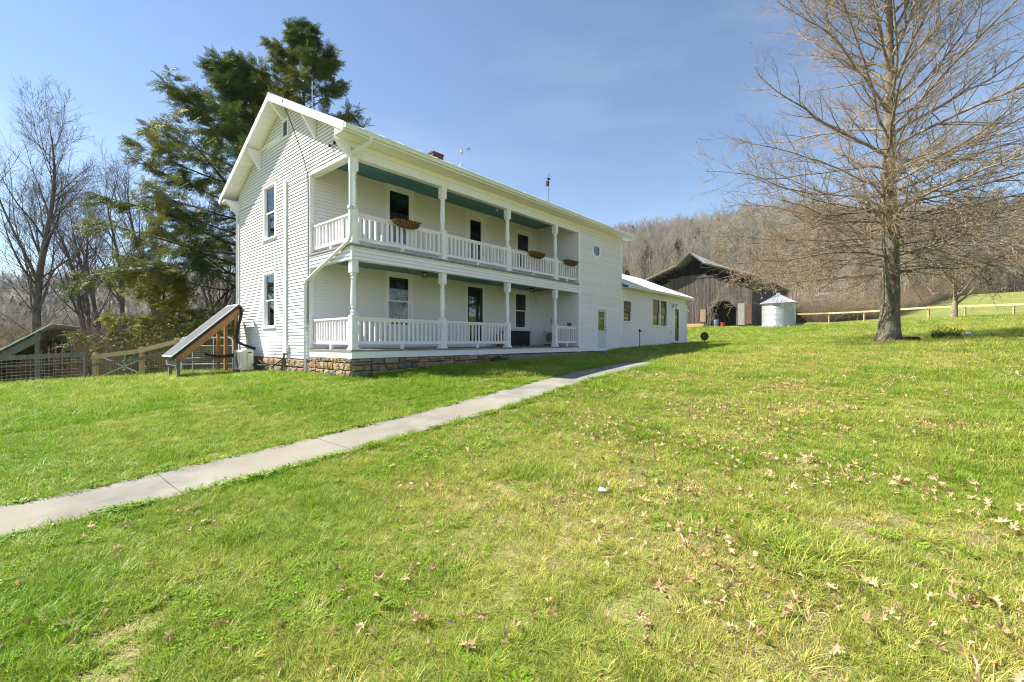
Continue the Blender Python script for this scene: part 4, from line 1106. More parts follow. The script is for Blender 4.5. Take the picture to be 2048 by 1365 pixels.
# dark crawl-space tarp tucked at the foundation
tp = MB(); n = 12
for k in range(n + 1):
    t = k / n; a = 5.15 + t * .95; hgt = .20 * math.sin(t * math.pi) ** .5 + .02
    w = W(a, -.15); zg = gz1(w[0], w[1])
    for (v, z) in ((-.30, zg - .02), (-.24, zg + hgt * .75), (-.15, zg + hgt), (-.07, zg + hgt * .9), (-.06, zg - .02)): tp.v.append((a, v + .02 * math.sin(k * 1.7), z + .012 * math.sin(k * 2.3)))
for k in range(n):
    for j in range(4): a = k * 5 + j; tp.f.append((a, a + 1, a + 6, a + 5))
tpo = tp.build('black_tarp', M['black'], None, W(0, 0, 0), HOUSE_ANG, smooth=True)
tag(tpo, 'black plastic tarp bundled against the porch foundation stones', 'tarp')
# landing at the wing door
lg = empty('wooden_landing', W(23.2, -.7, 0), HOUSE_ANG); tag(lg, 'low brown wooden landing in front of the wing door', 'landing')
wz = 1.36
for k in range(9): MB().box((-1.3 + k * .29, -.62, wz), (-1.3 + k * .29 + .27, .66, wz + .04)).build('plank', M['brownwood'], lg)
MB().box((-1.3, -.66, 1.0), (1.3, -.621, wz + .02)).build('skirt', M['brownwood'], lg)
for x in (-1.2, 1.15): MB().box((x, -.58, .9), (x + .1, -.48, wz - .001)).build('leg', M['brownwood'], lg)
# ---------------------------------------------------------------- things on and around the house
def at_house(name, u, v, z, label, cat, group=None, rz=0.0):
    o = empty(name, W(u, v, z), HOUSE_ANG + rz); return tag(o, label, cat, group)

def basket(u, z, label):
    b = at_house('hayrack_planter', u, -.02, z, label, 'planter', 'hayrack planters on the balcony rail')
    L_, n = .86, 9
    ln = MB(); prof = [(-.0, .20), (.10, .19), (.20, .16), (.27, .09), (.285, .0)]
    # half-round trough liner, open on top
    K = 14
    for i in range(K + 1):
        x = -L_ / 2 + L_ * i / K; e = 1 - .42 * abs(2 * i / K - 1) ** 3
        for j in range(8):
            a = math.pi * j / 7; ln.v.append((x, -.07 - .145 * e * math.cos(a), -.20 * e * math.sin(a) + .02))
    for i in range(K):
        for j in range(7): a = i * 8 + j; ln.f.append((a, a + 1, a + 9, a + 8))
    ln.f.append(tuple(range(8))); ln.f.append(tuple(K * 8 + j for j in range(8)))
    ln.build('coco_liner', M['coco'], b)
    MB().box((-L_ / 2 + .04, -.19, -.055), (L_ / 2 - .04, .05, -.04)).build('potting_soil', M['brownwood'], b)
    rim = MB(); rim.tube([(-L_ / 2, -.225, .03), (L_ / 2, -.225, .03)], .011, 6).tube([(-L_ / 2, .085, .03), (L_ / 2, .085, .03)], .011, 6).tube([(-L_ / 2, -.225, .03), (-L_ / 2, .085, .03)], .011, 6).tube([(L_ / 2, -.225, .03), (L_ / 2, .085, .03)], .011, 6)
    for k in range(n):
        x = -L_ / 2 + .05 + (L_ - .1) * k / (n - 1); e = 1 - .42 * abs(2 * (x / L_)) ** 3
        rim.tube([(x, -.07 - (.155 * e + .004) * math.cos(math.pi * j / 7), -(.21 * e) * math.sin(math.pi * j / 7) + .03) for j in range(8)], .008, 5)
    rim.build('iron_rack', M['blackmetal'], b)
basket(1.68, 4.985, 'coconut-lined hayrack planter on the balcony rail nearest the gable corner')
basket(7.95, 4.985, 'coconut-lined hayrack planter on the balcony rail in the third bay')
basket(10.38, 4.985, 'coconut-lined hayrack planter on the balcony rail beside the stair bay wall')

def lantern(u, v, label):
    l = at_house('ceiling_lantern', u, v, 3.924, label, 'lamp', 'porch ceiling lanterns')
    MB().lathe([(.10, -.025), (.10, 0)], n=8).lathe([(.145, -.05), (.10, -.026)], n=6).build('canopy', M['blackmetal'], l)
    MB().lathe([(.085, -.165), (.13, -.055)], n=6).build('glass_shade', M['lampglass'], l)
    fr = MB()
    for k in range(6):
        a = R(60 * k + 30); fr.tube([(.132 * math.cos(a), .132 * math.sin(a), -.052), (.09 * math.cos(a), .09 * math.sin(a), -.17)], .010, 5)
    fr.lathe([(.095, -.18), (.10, -.166)], n=6); fr.build('cage', M['blackmetal'], l)
lantern(3.72, 1.64, 'black amber-glass lantern on the lower porch ceiling above the curtained window')
lantern(9.90, 1.70, 'black amber-glass lantern on the lower porch ceiling above the dark chest')
bl = at_house('ceiling_bulb', 7.15, 1.33, 6.954, 'bare white bulb under the teal balcony ceiling', 'lamp')
MB().lathe([(.045, -.05), (.055, 0)], n=10).build('socket', M['black'], bl)
MB().lathe([(.012, -.20), (.05, -.17), (.058, -.13), (.035, -.075), (.03, -.051)], n=12).build('bulb', M['bulb'], bl, smooth=True)

ct = at_house('storage_chest', 8.98, 1.86, 1.265, 'black scuffed wooden storage chest on the lower porch under the window', 'chest')
MB().box((-.63, -.26, .03), (.63, .26, .56)).build('body', pmat('scuffed_black', (.02, .018, .016), (.16, .14, .12), scale=16, rough=.6, lo=.58, hi=.74), ct)
MB().box((-.65, -.28, .565), (.65, .28, .68)).build('lid', M['black'], ct)
hs = MB()
for z in (.10, .30, .50): hs.box((-.635, -.268, z), (.635, -.2605, z + .025))
for x in (-.6, 0, .57): hs.box((x, -.272, .03), (x + .035, -.2685, .56))
hs.build('metal_strap', M['blackmetal'], ct)
for x in (-.58, .52):
    for y in (-.22, .16): MB().box((x, y, 0), (x + .06, y + .06, .03)).build('foot', M['black'], ct)
pt = at_house('clay_pot', 8.02, 1.95, 1.265, 'tall orange clay pot behind the lower porch railing beside the chest', 'pot')
MB().lathe([(.12, 0), (.15, .10), (.17, .32), (.165, .44), (.19, .46), (.19, .50), (.15, .50), (.14, .44)], n=18).build('vessel', M['terra'], pt, smooth=True)
sp = MB()
for k in range(7): a = k * .9; sp.tube([(.05 * math.cos(a), .05 * math.sin(a), .43), (.08 * math.cos(a), .08 * math.sin(a), .65), (.13 * math.cos(a + .2), .13 * math.sin(a + .2), .82)], [.012, .012, .003], 5)
sp.build('dry_stems', M['brownwood'], pt)
bp_ = at_house('blue_pot', 10.55, .10, 2.151, 'small slate-blue pot sitting on the short lower porch railing', 'pot')
MB().lathe([(.07, 0), (.09, .04), (.10, .13), (.11, .14), (.11, .16), (.085, .16), (.08, .12)], n=16).build('vessel', pmat('slate_blue_glaze', (.10, .17, .22), rough=.3), bp_, smooth=True)

def heat_pump(u, v, z, w, h, d, label, legs):
    o = at_house('heat_pump', u, v, z, label, 'air conditioner')
    # front faces -u (left)
    MB().box((-d / 2, -w / 2, legs), (d / 2, w / 2, legs + h)).build('casing', M['plastic'], o)
    MB().box((-d / 2 - .03, -w / 2 + .02, legs + .04), (-d / 2 - .001, w / 2 - .12, legs + h - .04)).build('grille_frame', M['plastic'], o)
    g = MB()
    for k in range(22): zz = legs + .06 + k * (h - .12) / 21; g.box((-d / 2 - .045, -w / 2 + .04, zz), (-d / 2 - .031, w / 2 - .14, zz + .008))
    for k in range(5): y = -w / 2 + .05 + k * (w - .22) / 4; g.box((-d / 2 - .05, y, legs + .06), (-d / 2 - .046, y + .008, legs + h - .06))
    g.build('fan_guard', M['grille'], o)
    fn = MB(); rr = min(h, w - .2) * .42; cy_ = -.06
    fn.tube([(-d / 2 - .0305, cy_, legs + h / 2), (-d / 2 - .0302, cy_, legs + h / 2)], rr, 24); fn.build('fan_opening', M['black'], o)
    MB().box((-.02, -w / 2 - .045, legs + .10), (d / 2 - .03, -w / 2 - .001, legs + h - .12)).build('valve_cover', M['plastic'], o)
    MB().box((-.02, -w / 2 - .05, legs + h - .10), (.10, -w / 2 - .001, legs + h - .075)).build('handle_recess', M['black'], o)
    for y in (-w / 2 + .12, w / 2 - .14):
        MB().lathe([(.085, -.12), (.085, legs)], (-d / 2 + .06, y), 14).build('concrete_foot', M['concrete'], o); MB().lathe([(.085, -.12), (.085, legs)], (d / 2 - .06, y), 14).build('concrete_foot', M['concrete'], o)
    return o
w_ = W(-.55, 6.22); heat_pump(-.55, 6.22, gz1(w_[0], w_[1]), .84, .68, .34, 'ivory heat pump unit on concrete feet by the gable wall', .14)
heat_pump(10.45, 1.05, 1.265, .70, .60, .28, 'pale heat pump unit standing on the porch beside the panelled door', .10)

# solar collector on timber stand
scx = at_house('solar_collector', 0, 0, 0, 'tilted solar hot-air collector on a timber stand beside the gable', 'solar panel')
ulo, uhi, va, vb, zlo, zhi = -2.40, -.42, 7.0, 8.2, .94, 2.78
dz = (zhi - zlo) / (uhi - ulo)
nx, nzv = -dz / math.hypot(1, dz), 1 / math.hypot(1, dz)
def coll(u, v, t): return (u + nx * t, v, zlo + (u - ulo) * dz + nzv * t)
def cslab(u0, u1, v0, v1, t0, t1): return [coll(u0, v0, t0), coll(u1, v0, t0), coll(u1, v1, t0), coll(u0, v1, t0), coll(u0, v0, t1), coll(u1, v0, t1), coll(u1, v1, t1), coll(u0, v1, t1)]
MB().hexa(cslab(ulo, uhi, va, vb, -.05, .05)).build('collector_box', M['blackmetal'], scx)
MB().hexa(cslab(ulo + .03, uhi - .03, va + .03, vb - .03, .0505, .056)).build('glazing', M['collector'], scx)
fr = MB(); fr.hexa(cslab(ulo - .01, uhi + .01, va - .012, va + .03, .045, .066)).hexa(cslab(ulo - .01, uhi + .01, vb - .03, vb + .012, .045, .066)).hexa(cslab(ulo - .012, ulo + .03, va + .031, vb - .031, .045, .066)).hexa(cslab(uhi - .03, uhi + .012, va + .031, vb - .031, .045, .066))
fr.build('frame_edge', M['galv'], scx)
for v in (va + .08, vb - .08): MB().hexa(cslab(ulo + .05, uhi + .03, v - .045, v + .045, -.25, -.051)).build('rafter', M['cedar'], scx)
def gzh(u, v): w = W(u, v); return gz1(w[0], w[1])
for v in (va + .08, vb - .08):
    MB().box((ulo + .13, v - .046, gzh(ulo, v) - .1), (ulo + .22, v + .046, zlo - .05)).build('front_leg', M['greywood'], scx)
    MB().box((uhi - .16, v - .055, gzh(uhi, v) - .1), (uhi - .05, v + .055, zhi - .32)).build('rear_post', M['cedar'], scx)
MB().box((ulo + .08, va - .06, zlo - .26), (ulo + .125, vb + .06, zlo - .10)).build('front_beam', M['greywood'], scx)
MB().bar((ulo + .2, va + .03, zlo - .10), (uhi - .1, va + .03, zlo + .02), .045, .10).build('brace', M['greywood'], scx)
hsn = MB(); hsn.tube([coll(uhi, va + .06, 0), (uhi + .05, va + .02, zhi - .1), (uhi + .06, va - .02, zhi - .3), (uhi - .05, va - .03, zhi - .75), (uhi - .10, va - .03, zhi - 1.1), (uhi - .08, va - .06, zhi - 1.32), (uhi + .1, va - .08, zhi - 1.42), (uhi + .36, va - .4, 1.22)], .05, 8)
hsn.tube([(ulo + .9, va - .02, zlo + .12), (ulo + 1.3, va - .03, zlo + .02), (uhi - .3, va - .03, zlo + .05), (uhi - .05, va - .05, zlo + .16), (uhi + .25, va - .3, zlo + .20)], .042, 8)
hsn.build('insulated_hose', M['black'], scx)
for du in (.03, .22): MB().box((uhi + .02 - du, vb + .35 + du, gzh(uhi, vb) - .1), (uhi + .12 - du, vb + .45 + du, 2.0 - du)).build('spare_post', M['cedar'], scx)

# tube gate and side fence
def fence_post(parent, x, y, h, w, m, round_=False, nm='post'):
    z = gz1(x, y)
    if round_: return MB().lathe([(w / 2, z - .2), (w / 2, z + h)], (x - parent.location.x, y - parent.location.y), 10).build(nm, m, parent, smooth=False)
    return MB().box((x - w / 2 - parent.location.x, y - w / 2 - parent.location.y, z - .2), (x + w / 2 - parent.location.x, y + w / 2 - parent.location.y, z + h)).build(nm, m, parent)
gA, gB = Vector((-12.75, 17.35, 0)), Vector((-11.02, 17.75, 0))
gt = empty('tube_gate', (gA.x, gA.y, 0)); tag(gt, 'galvanised tube gate with wire mesh behind the solar collector', 'gate')
dirg = (gB - gA).normalized(); lg_ = (gB - gA).length; zg = gz1(*((gA + gB) / 2)[:2]) + .06
def gp(t, z): return tuple(dirg * t + Vector((0, 0, zg + z)))
fm = MB(); h = 1.30; c = .13
fm.tube([gp(0, .0), gp(0, h - c), gp(c * .3, h - c * .3), gp(c, h), gp(lg_ - c, h), gp(lg_ - c * .3, h - c * .3), gp(lg_, h - c), gp(lg_, 0), gp(0, 0)], .032, 8); fm.build('gate_frame', M['gutter'], gt)
for z in (.27, .5, .98): MB().tube([gp(0, z), gp(lg_, z)], .02, 8).build('gate_bar', M['gutter'], gt)
for t in (.38, .62 * lg_): MB().tube([gp(t, 0), gp(t, h)], .018, 8).build('gate_upright', M['gutter'], gt)
ms_ = MB()
for k in range(1, 26): ms_.tube([gp(lg_ * k / 26, .0), gp(lg_ * k / 26, .98)], .0035, 3, False)
for k in range(1, 13): ms_.tube([gp(0, .98 * k / 13), gp(lg_, .98 * k / 13)], .0035, 3, False)
ms_.build('wire_mesh', M['wire'], gt)

def run_fence(name, pts, label, post_h, post_w, post_mat, rails, wire=None, kind=None, round_=False, lift=None):
    o = empty(name, (pts[0][0], pts[0][1], 0)); tag(o, label, 'fence')
    ox, oy = pts[0]
    lift = lift or [0] * len(pts); lf_ = {p: l for p, l in zip(pts, lift)}
    for (x, y) in pts: fence_post(o, x, y, post_h + lf_[(x, y)], post_w, post_mat, round_)
    for (zc, hgt, th, m, nm) in rails:
        for a, b in zip(pts[:-1], pts[1:]):
            A = Vector((a[0] - ox, a[1] - oy, gz1(*a) + zc + lf_[a])); B_ = Vector((b[0] - ox, b[1] - oy, gz1(*b) + zc + lf_[b])); d = (B_ - A).normalized(); n = Vector((d.y, -d.x, 0)).normalized() * (post_w / 2 + th / 2 + .002)
            MB().bar(A + n - d * .05, B_ + n + d * .045, th, hgt).build(nm, m, o)
    if wire:
        top, nv, sp = wire; mb = MB()
        for a, b in zip(pts[:-1], pts[1:]):
            a, b = Vector(a), Vector(b); L_ = (b - a).length; za, zb = gz1(*a), gz1(*b); d = (b - a) / L_; n = Vector((d.y, -d.x)) * (post_w / 2 + .05)
            m_ = int(L_ / sp)
            for k in range(m_ + 1):
                p = a + (b - a) * k / m_ + n; zz = za + (zb - za) * k / m_; mb.tube([(p.x - ox, p.y - oy, zz), (p.x - ox, p.y - oy, zz + top)], .0035, 3, False)
            for k in range(nv + 1):
                z = .03 + (top - .03) * k / nv; p, q_ = a + n, b + n; mb.tube([(p.x - ox, p.y - oy, za + z), (q_.x - ox, q_.y - oy, zb + z)], .0035, 3, False)
        mb.build('wire_mesh', M['wire'], o)
    return o
run_fence('side_fence', [(-16.2, 17.5), (-14.35, 17.45), (-12.95, 17.42)], 'tan plank-topped wire fence running from the tube gate', 1.06, .14, M['tan'], [(.90, .16, .05, M['tan'], 'top_rail'), (.60, .10, .04, M['greywood'], 'mid_rail')], (.80, 8, .10), lift=[0, .10, .36])
run_fence('grey_fence', [(-22.5, 14.6), (-19.4, 15.6), (-16.4, 17.3)], 'weathered grey board and wire fence at the left edge', 1.0, .12, M['greywood'], [(1.02, .17, .04, M['greywood'], 'top_rail'), (.72, .06, .05, M['greywood'], 'mid_rail')], (.95, 8, .12), round_=True)
fence_post(bpy.data.objects['grey_fence'], -11.0, 17.95, 1.75, .12, M['cedar'], nm='gate_post')
xg = empty('white_gate_brace', (-15.4, 17.9, 0)); tag(xg, 'pale X-braced wooden gate panel behind the wire fence', 'gate')
zz = gz1(-15.4, 17.9)
for nm, p, q_ in (('brace', (-1.0, 0, zz + .05), (.9, 0, zz + .85)), ('brace', (-1.0, .03, zz + .85), (.9, .03, zz + .05)), ('stile', (0, .0, zz + .3), (0, 0, zz + .95))):
    MB().bar(p, q_, .02, .045).build(nm, M['galv'], xg)

# open-sided lean-to shed beyond the fence
A = Vector((-19.4, 18.5, 0)); e1 = Vector((-.568, .823, 0)); e2 = Vector((-.823, -.568, 0))
sh = empty('lean_to_shed', (A.x, A.y, 0), math.atan2(e1.y, e1.x)); tag(sh, 'open-sided weathered lean-to shed with sloping tin roof beyond the fence', 'shed')
# local x along the high edge (away from camera), local y towards the low edge
zt_ = 1.95; slp = .74; zgs = gz1(A.x - 1.5, A.y + 1) - .15
def rfz(y): return zt_ - slp * y
MB().hexa([(-.1, -.35, rfz(-.35) - .02), (5.6, -.35, rfz(-.35) - .02), (5.6, 3.3, rfz(3.3) - .02), (-.1, 3.3, rfz(3.3) - .02), (-.1, -.35, rfz(-.35) + .01), (5.6, -.35, rfz(-.35) + .01), (5.6, 3.3, rfz(3.3) + .01), (-.1, 3.3, rfz(3.3) + .01)]).build('tin_roof', M['roofwhite'], sh)
for k in range(30):
    x = -.08 + k * .19
    MB().hexa([(x, -.35, rfz(-.35) + .0105), (x + .04, -.35, rfz(-.35) + .0105), (x + .04, 3.3, rfz(3.3) + .0105), (x, 3.3, rfz(3.3) + .0105), (x, -.35, rfz(-.35) + .032), (x + .04, -.35, rfz(-.35) + .032), (x + .04, 3.3, rfz(3.3) + .032), (x, 3.3, rfz(3.3) + .032)]).build('roof_rib', M['roofwhite'], sh)
for k in range(8): x = .3 + k * .7; MB().hexa([(x, -.2, rfz(-.2) - .13), (x + .045, -.2, rfz(-.2) - .13), (x + .045, 3.2, rfz(3.2) - .13), (x, 3.2, rfz(3.2) - .13), (x, -.2, rfz(-.2) - .025), (x + .045, -.2, rfz(-.2) - .025), (x + .045, 3.2, rfz(3.2) - .025), (x, 3.2, rfz(3.2) - .025)]).build('rafter', M['greywood'], sh)
MB().box((-.02, -.04, zt_ - .42), (5.5, .0, zt_ - .10)).build('header_board', M['greywood'], sh)
MB().hexa([(-.05, .0, rfz(0) - .45), (-.01, .0, rfz(0) - .45), (-.01, 2.6, rfz(2.6) - .45), (-.05, 2.6, rfz(2.6) - .45), (-.05, .0, rfz(0) - .12), (-.01, .0, rfz(0) - .12), (-.01, 2.6, rfz(2.6) - .12), (-.05, 2.6, rfz(2.6) - .12)]).build('barge_board', M['greywood'], sh)
for k, x in enumerate((.0, 1.1, 2.2, 3.4, 4.5, 5.3)): MB().box((x, .02, zgs - .6), (x + (.22 if k == 0 else .13), .16, zt_ - .12)).build('post', M['greywood'] if k == 0 else M['brownwood'], sh)
for x in (.1, 2.7, 5.3): MB().box((x, 2.3, zgs - 1.2), (x + .14, 2.44, rfz(2.3) - .13)).build('post', M['brownwood'], sh)
MB().bar((.1, .1, zgs + .5), (5.3, .1, zgs + .3), .05, .12).build('girt', M['brownwood'], sh)

# yard ornaments near the wing
zq = gz1(11.55, 27.0); dk = empty('disc_ornament', (11.55, 27.0, zq)); tag(dk, 'round rusty disc on a thin stake in the lawn', 'ornament')
pts = []; dm = MB(); dm.tube([(0, -.03, .52), (0, -.012, .52), (0, .0, .52), (0, .02, .52)], [.20, .25, .25, .20], 24); dm.build('disc', M['rust'], dk)
MB().tube([(0, .0, -.1), (0, .0, .40)], .014, 6).build('stake', M['blackmetal'], dk)
MB().tube([(0, -.05, .52), (0, .03, .52)], .04, 10).build('hub', M['blackmetal'], dk)
w_ = W(15.45, -.95); zq = gz1(w_[0], w_[1]); hy = empty('yard_hydrant', (w_[0], w_[1], zq), HOUSE_ANG); tag(hy, 'thin black yard hydrant post in front of the wing wall', 'hydrant')
MB().tube([(0, 0, -.1), (0, 0, .88)], .02, 8).build('standpipe', M['blackmetal'], hy)
MB().lathe([(.03, .86), (.045, .90), (.045, .98), (.025, 1.0)], n=10).build('valve_head', M['blackmetal'], hy)
MB().tube([(0, 0, .93), (.09, -.02, .93), (.12, -.03, .88)], .022, 8).build('spout', M['blackmetal'], hy)
MB().tube([(0, 0, .98), (-.05, 0, 1.02), (-.10, 0, .97), (-.08, 0, .90)], .011, 6).build('handle', M['blackmetal'], hy)
zq = gz1(.80, 4.02); lt = empty('paper_scrap', (.80, 4.02, zq + .05)); tag(lt, 'small white scrap of litter lying in the foreground grass', 'litter')
MB().hexa([(-.03, -.018, .0), (.045, -.03, .012), (.05, .012, .0), (-.022, .026, .018), (-.03, -.018, .010), (.045, -.03, .022), (.05, .012, .01), (-.022, .026, .028)]).build('wrapper', M['bulb'], lt, rz=-.5)

# ---------------------------------------------------------------- barn
BP = Vector((24.07, 60.0, 0)); zb = 3.42
BN = empty('tobacco_barn', (BP.x, BP.y, 0), HOUSE_ANG); tag(BN, 'big weathered grey board barn with open gable and octagonal doorway', 'barn')
# local x runs back along the ridge, local y = along the gable (positive to the left), z world
def bz(y):
    y = abs(y); return 13.2 - y * .87 if y < 1.75 else 13.2 - 1.75 * .87 - (y - 1.75) * .36
HWB = 9.3
HR = 7.2      # right half of the barn is shorter
BL = 24
top_of = lambda y: min(bz(y) - 1.55, 10.25)
openings = [(-5.45, -2.35)]
y = -HR; k = 0
def oct_top(y):
    d = min(y + 5.45, -2.35 - y); return 3.42 + 2.15 + min(1.0, d * 1.05)
while y < HWB - .02:
    w = rnd.uniform(.19, .30); e = min(y + w - .012, HWB); yc = (y + e) / 2
    z1a, z1b = top_of(y), top_of(e); o_ = rnd.uniform(-.012, .012)
    z0a = z0b = zb - .25 + rnd.uniform(-.05, .2)
    inop = -5.45 < yc < -2.35
    if inop: z0a, z0b = oct_top(max(y, -5.44)), oct_top(min(e, -2.36))
    win = (-1.75 < yc < -.85)
    def bb(a0, a1, za0, zb0, za1, zb1):
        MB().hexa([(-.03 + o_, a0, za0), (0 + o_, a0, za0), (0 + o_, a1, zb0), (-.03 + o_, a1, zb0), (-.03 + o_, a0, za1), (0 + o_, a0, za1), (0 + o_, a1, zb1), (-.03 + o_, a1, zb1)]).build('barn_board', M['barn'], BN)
    if win: bb(y, e, 5.75, 5.75, z1a, z1b); bb(y, e, z0a, z0b, 4.0, 4.0)
    else: bb(y, e, z0a, z0b, z1a + rnd.uniform(-.06, .06), z1b)
    y = e + .012
sw = MB(); sw.box((.0, -HR, zb - .4), (BL, -HR + .08, bz(HR) - .2)).box((.0, HWB - .08, zb - .4), (BL, HWB, bz(HWB) - .2)).box((BL - .1, -HR, zb - .4), (BL, HWB, bz(HWB) - .2)); sw.build('side_walls', M['barn'], BN)
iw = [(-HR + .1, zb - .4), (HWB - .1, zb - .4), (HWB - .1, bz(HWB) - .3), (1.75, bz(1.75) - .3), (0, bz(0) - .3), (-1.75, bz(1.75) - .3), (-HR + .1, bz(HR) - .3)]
MB().prism([(1.5, a, b) for a, b in iw], [(1.6, a, b) for a, b in iw]).build('barn_shade_sheet', M['barndark'], BN)  # added dark sheet standing in for the shade inside the gable
rfm = MB()
ys = [HWB + .7, 1.75, 0, -1.75, -HR - .5]
for a, b in zip(ys[:-1], ys[1:]):
    rfm.hexa([(-1.15, a, bz(a) - .05), (BL + .5, a, bz(a) - .05), (BL + .5, b, bz(b) - .05), (-1.15, b, bz(b) - .05), (-1.15, a, bz(a)), (BL + .5, a, bz(a)), (BL + .5, b, bz(b)), (-1.15, b, bz(b))])
rfo = rfm.build('tin_roof', M['barnroof'], BN)
for k in range(34):
    x = -1.14 + k * .78
    for a, b in zip(ys[:-1], ys[1:]):
        MB().hexa([(x, a, bz(a) + .001), (x + .06, a, bz(a) + .001), (x + .06, b, bz(b) + .001), (x, b, bz(b) + .001), (x, a, bz(a) + .04), (x + .06, a, bz(a) + .04), (x + .06, b, bz(b) + .04), (x, b, bz(b) + .04)]).build('roof_rib', M['barnroof'], rfo)
for k in range(9):
    for sg in (1, -1):
        yy = sg * (2.2 + k * (.85 if sg > 0 else .62)); MB().bar((-1.0, yy, bz(yy) - .16), (2.0, yy, bz(yy) - .16), .10, .16).build('lookout_rafter', M['brownwood'], BN)
for a, b in zip(ys[:-1], ys[1:]): MB().bar((-1.14, a, bz(a) - .14), (-1.14, b, bz(b) - .14), .05, .18).build('barge_board', M['brownwood'], BN)
MB().bar((-.02, -3.3, 9.9), (-.02, 3.3, 9.9), .15, .2).build('tie_beam', M['brownwood'], BN)
for yy in (-2.6, 0, 2.4): MB().bar((.1, yy, 3.4), (.1, yy, bz(yy) - .2), .18, .18).build('timber_post', M['barndark'], BN)
hdl = MB().box((-.05, -1.68, 4.02), (-.005, -.92, 5.72)).build('hay_door', pmat('pale_plank', (.36, .26, .16), (.24, .17, .11), scale=4, rough=.9), BN)
for nm, bx in (('frame', ((-.09, -1.78, 3.9), (-.051, -.82, 4.0))), ('frame', ((-.09, -1.78, 5.73), (-.051, -.82, 5.9))), ('frame', ((-.09, -1.78, 4.0), (-.051, -1.69, 5.73))), ('frame', ((-.09, -.91, 4.0), (-.051, -.82, 5.73)))): MB().box(*bx).build(nm, M['brownwood'], hdl)
dr2 = MB().box((-.07, -6.35, 3.5), (-.03, -5.58, 6.2)).build('plank_door', pmat('silver_plank', (.36, .34, .31), (.22, .2, .18), scale=4, rough=.9, stretch=(4, 4, .5)), BN)
MB().box((-.10, -7.15, 3.6), (-.03, -6.45, 6.0)).build('rusty_sheet', pmat('rusty_tin', (.17, .085, .05), (.10, .055, .035), scale=5, rough=.85), BN)
# things in the doorway
def brn(y, x=0.0): p = Matrix.Rotation(HOUSE_ANG, 3, 'Z') @ Vector((x, y, 0)); return (BP.x + p.x, BP.y + p.y)
x_, y_ = brn(-4.0, -.7); rt = empty('red_tub', (x_, y_, gz1(x_, y_))); tag(rt, 'red tub on the ground in the barn doorway', 'tub')
MB().lathe([(.22, 0), (.28, .5), (.31, .5), (.31, .55), (.25, .55), (.2, .1)], n=14).build('shell', pmat('red_plastic', (.42, .05, .03), rough=.4), rt)
x_, y_ = brn(-3.2, -.6); bt = empty('blue_barrel', (x_, y_, gz1(x_, y_))); tag(bt, 'blue-grey barrel at the left of the barn doorway', 'barrel')
MB().lathe([(.26, 0), (.30, .1), (.31, .45), (.30, .8), (.26, .88)], n=14).lathe([(.32, .28), (.32, .31)], n=14).build('shell', pmat('blue_drum', (.12, .2, .27), rough=.5), bt)
x_, y_ = brn(.6, -1.6); lp = empty('lumber_pile', (x_, y_, gz1(x_, y_)), HOUSE_ANG); tag(lp, 'low pile of pale boards along the foot of the barn', 'lumber')
for k in range(14): MB().box((-.5 + (k % 5) * .22, -2.4 + rnd.uniform(-.4, .4), .02 + (k // 5) * .13), (-.3 + (k % 5) * .22, 2.4 + rnd.uniform(-.5, .5), .13 + (k // 5) * .13)).build('board', M['tan'], lp)

# grain bin
zs = gz1(30.8, 52.0) - .05
bn = empty('grain_bin', (30.8, 52.0, zs)); tag(bn, 'small round galvanised grain bin with conical roof beside the barn', 'grain bin')
RB = 1.70; pr = [(RB, .22)]
for k in range(60):
    z = .24 + k * .043; pr.append((RB + (.012 if k % 2 else -.004), z))
MB().lathe(pr, n=40).build('wall', M['bin'], bn, smooth=False)
for z in (.22, .86, 1.50, 2.14, 2.78): MB().lathe([(RB + .018, z), (RB + .018, z + .05)], n=40).build('hoop', M['bin'], bn)
cone = MB(); cone.lathe([(RB + .22, 2.76), (RB + .20, 2.84), (.22, 3.78), (.20, 3.80)], n=24); cn = cone.build('cone_roof', M['bin'], bn)
for k in range(24): a = R(15 * k + 7.5); MB().bar(((RB + .2) * math.cos(a), (RB + .2) * math.sin(a), 2.86), (.24 * math.cos(a), .24 * math.sin(a), 3.80), .04, .05).build('roof_rib', M['bin'], cn)
MB().lathe([(.26, 3.78), (.26, 3.92), (.05, 4.02)], n=14).build('cap', M['bin'], cn)
MB().lathe([(RB + .1, -.2), (RB + .08, .22)], n=30).build('base_ring', M['rock'], bn)
for k in range(16):
    a = R(22.5 * k) + rnd.uniform(-.1, .1); s_ = rnd.uniform(.12, .2); x, y = (RB + .2) * math.cos(a), (RB + .2) * math.sin(a)
    MB().lathe([(s_ * .8, -.1), (s_, .05), (s_ * .7, .16), (s_ * .2, .2)], (x, y), 7).build('footing_stone', M['rock'], bn)

# right-hand pasture fences
rp = [(33.5, 58.5), (36, 57.2), (38.9, 55.2), (40.4, 51.6), (41.6, 48.6), (42.6, 46.0), (43.5, 43.2), (44.6, 40.0), (45.9, 36.6), (47.3, 33)]
run_fence('pasture_fence', rp, 'long pasture fence with one new pale top rail crossing behind the oak', 1.25, .13, M['tan'], [(1.12, .19, .06, M['tan'], 'top_rail')])
run_fence('paddock_fence', [(36.5, 66), (39, 65.2), (41.5, 64.4), (44, 63.6), (46.5, 62.8)], 'low grey paddock rail fence far behind the grain bin', 1.0, .14, M['greywood'], [(.9, .12, .05, M['greywood'], 'rail'), (.5, .12, .05, M['greywood'], 'rail')])

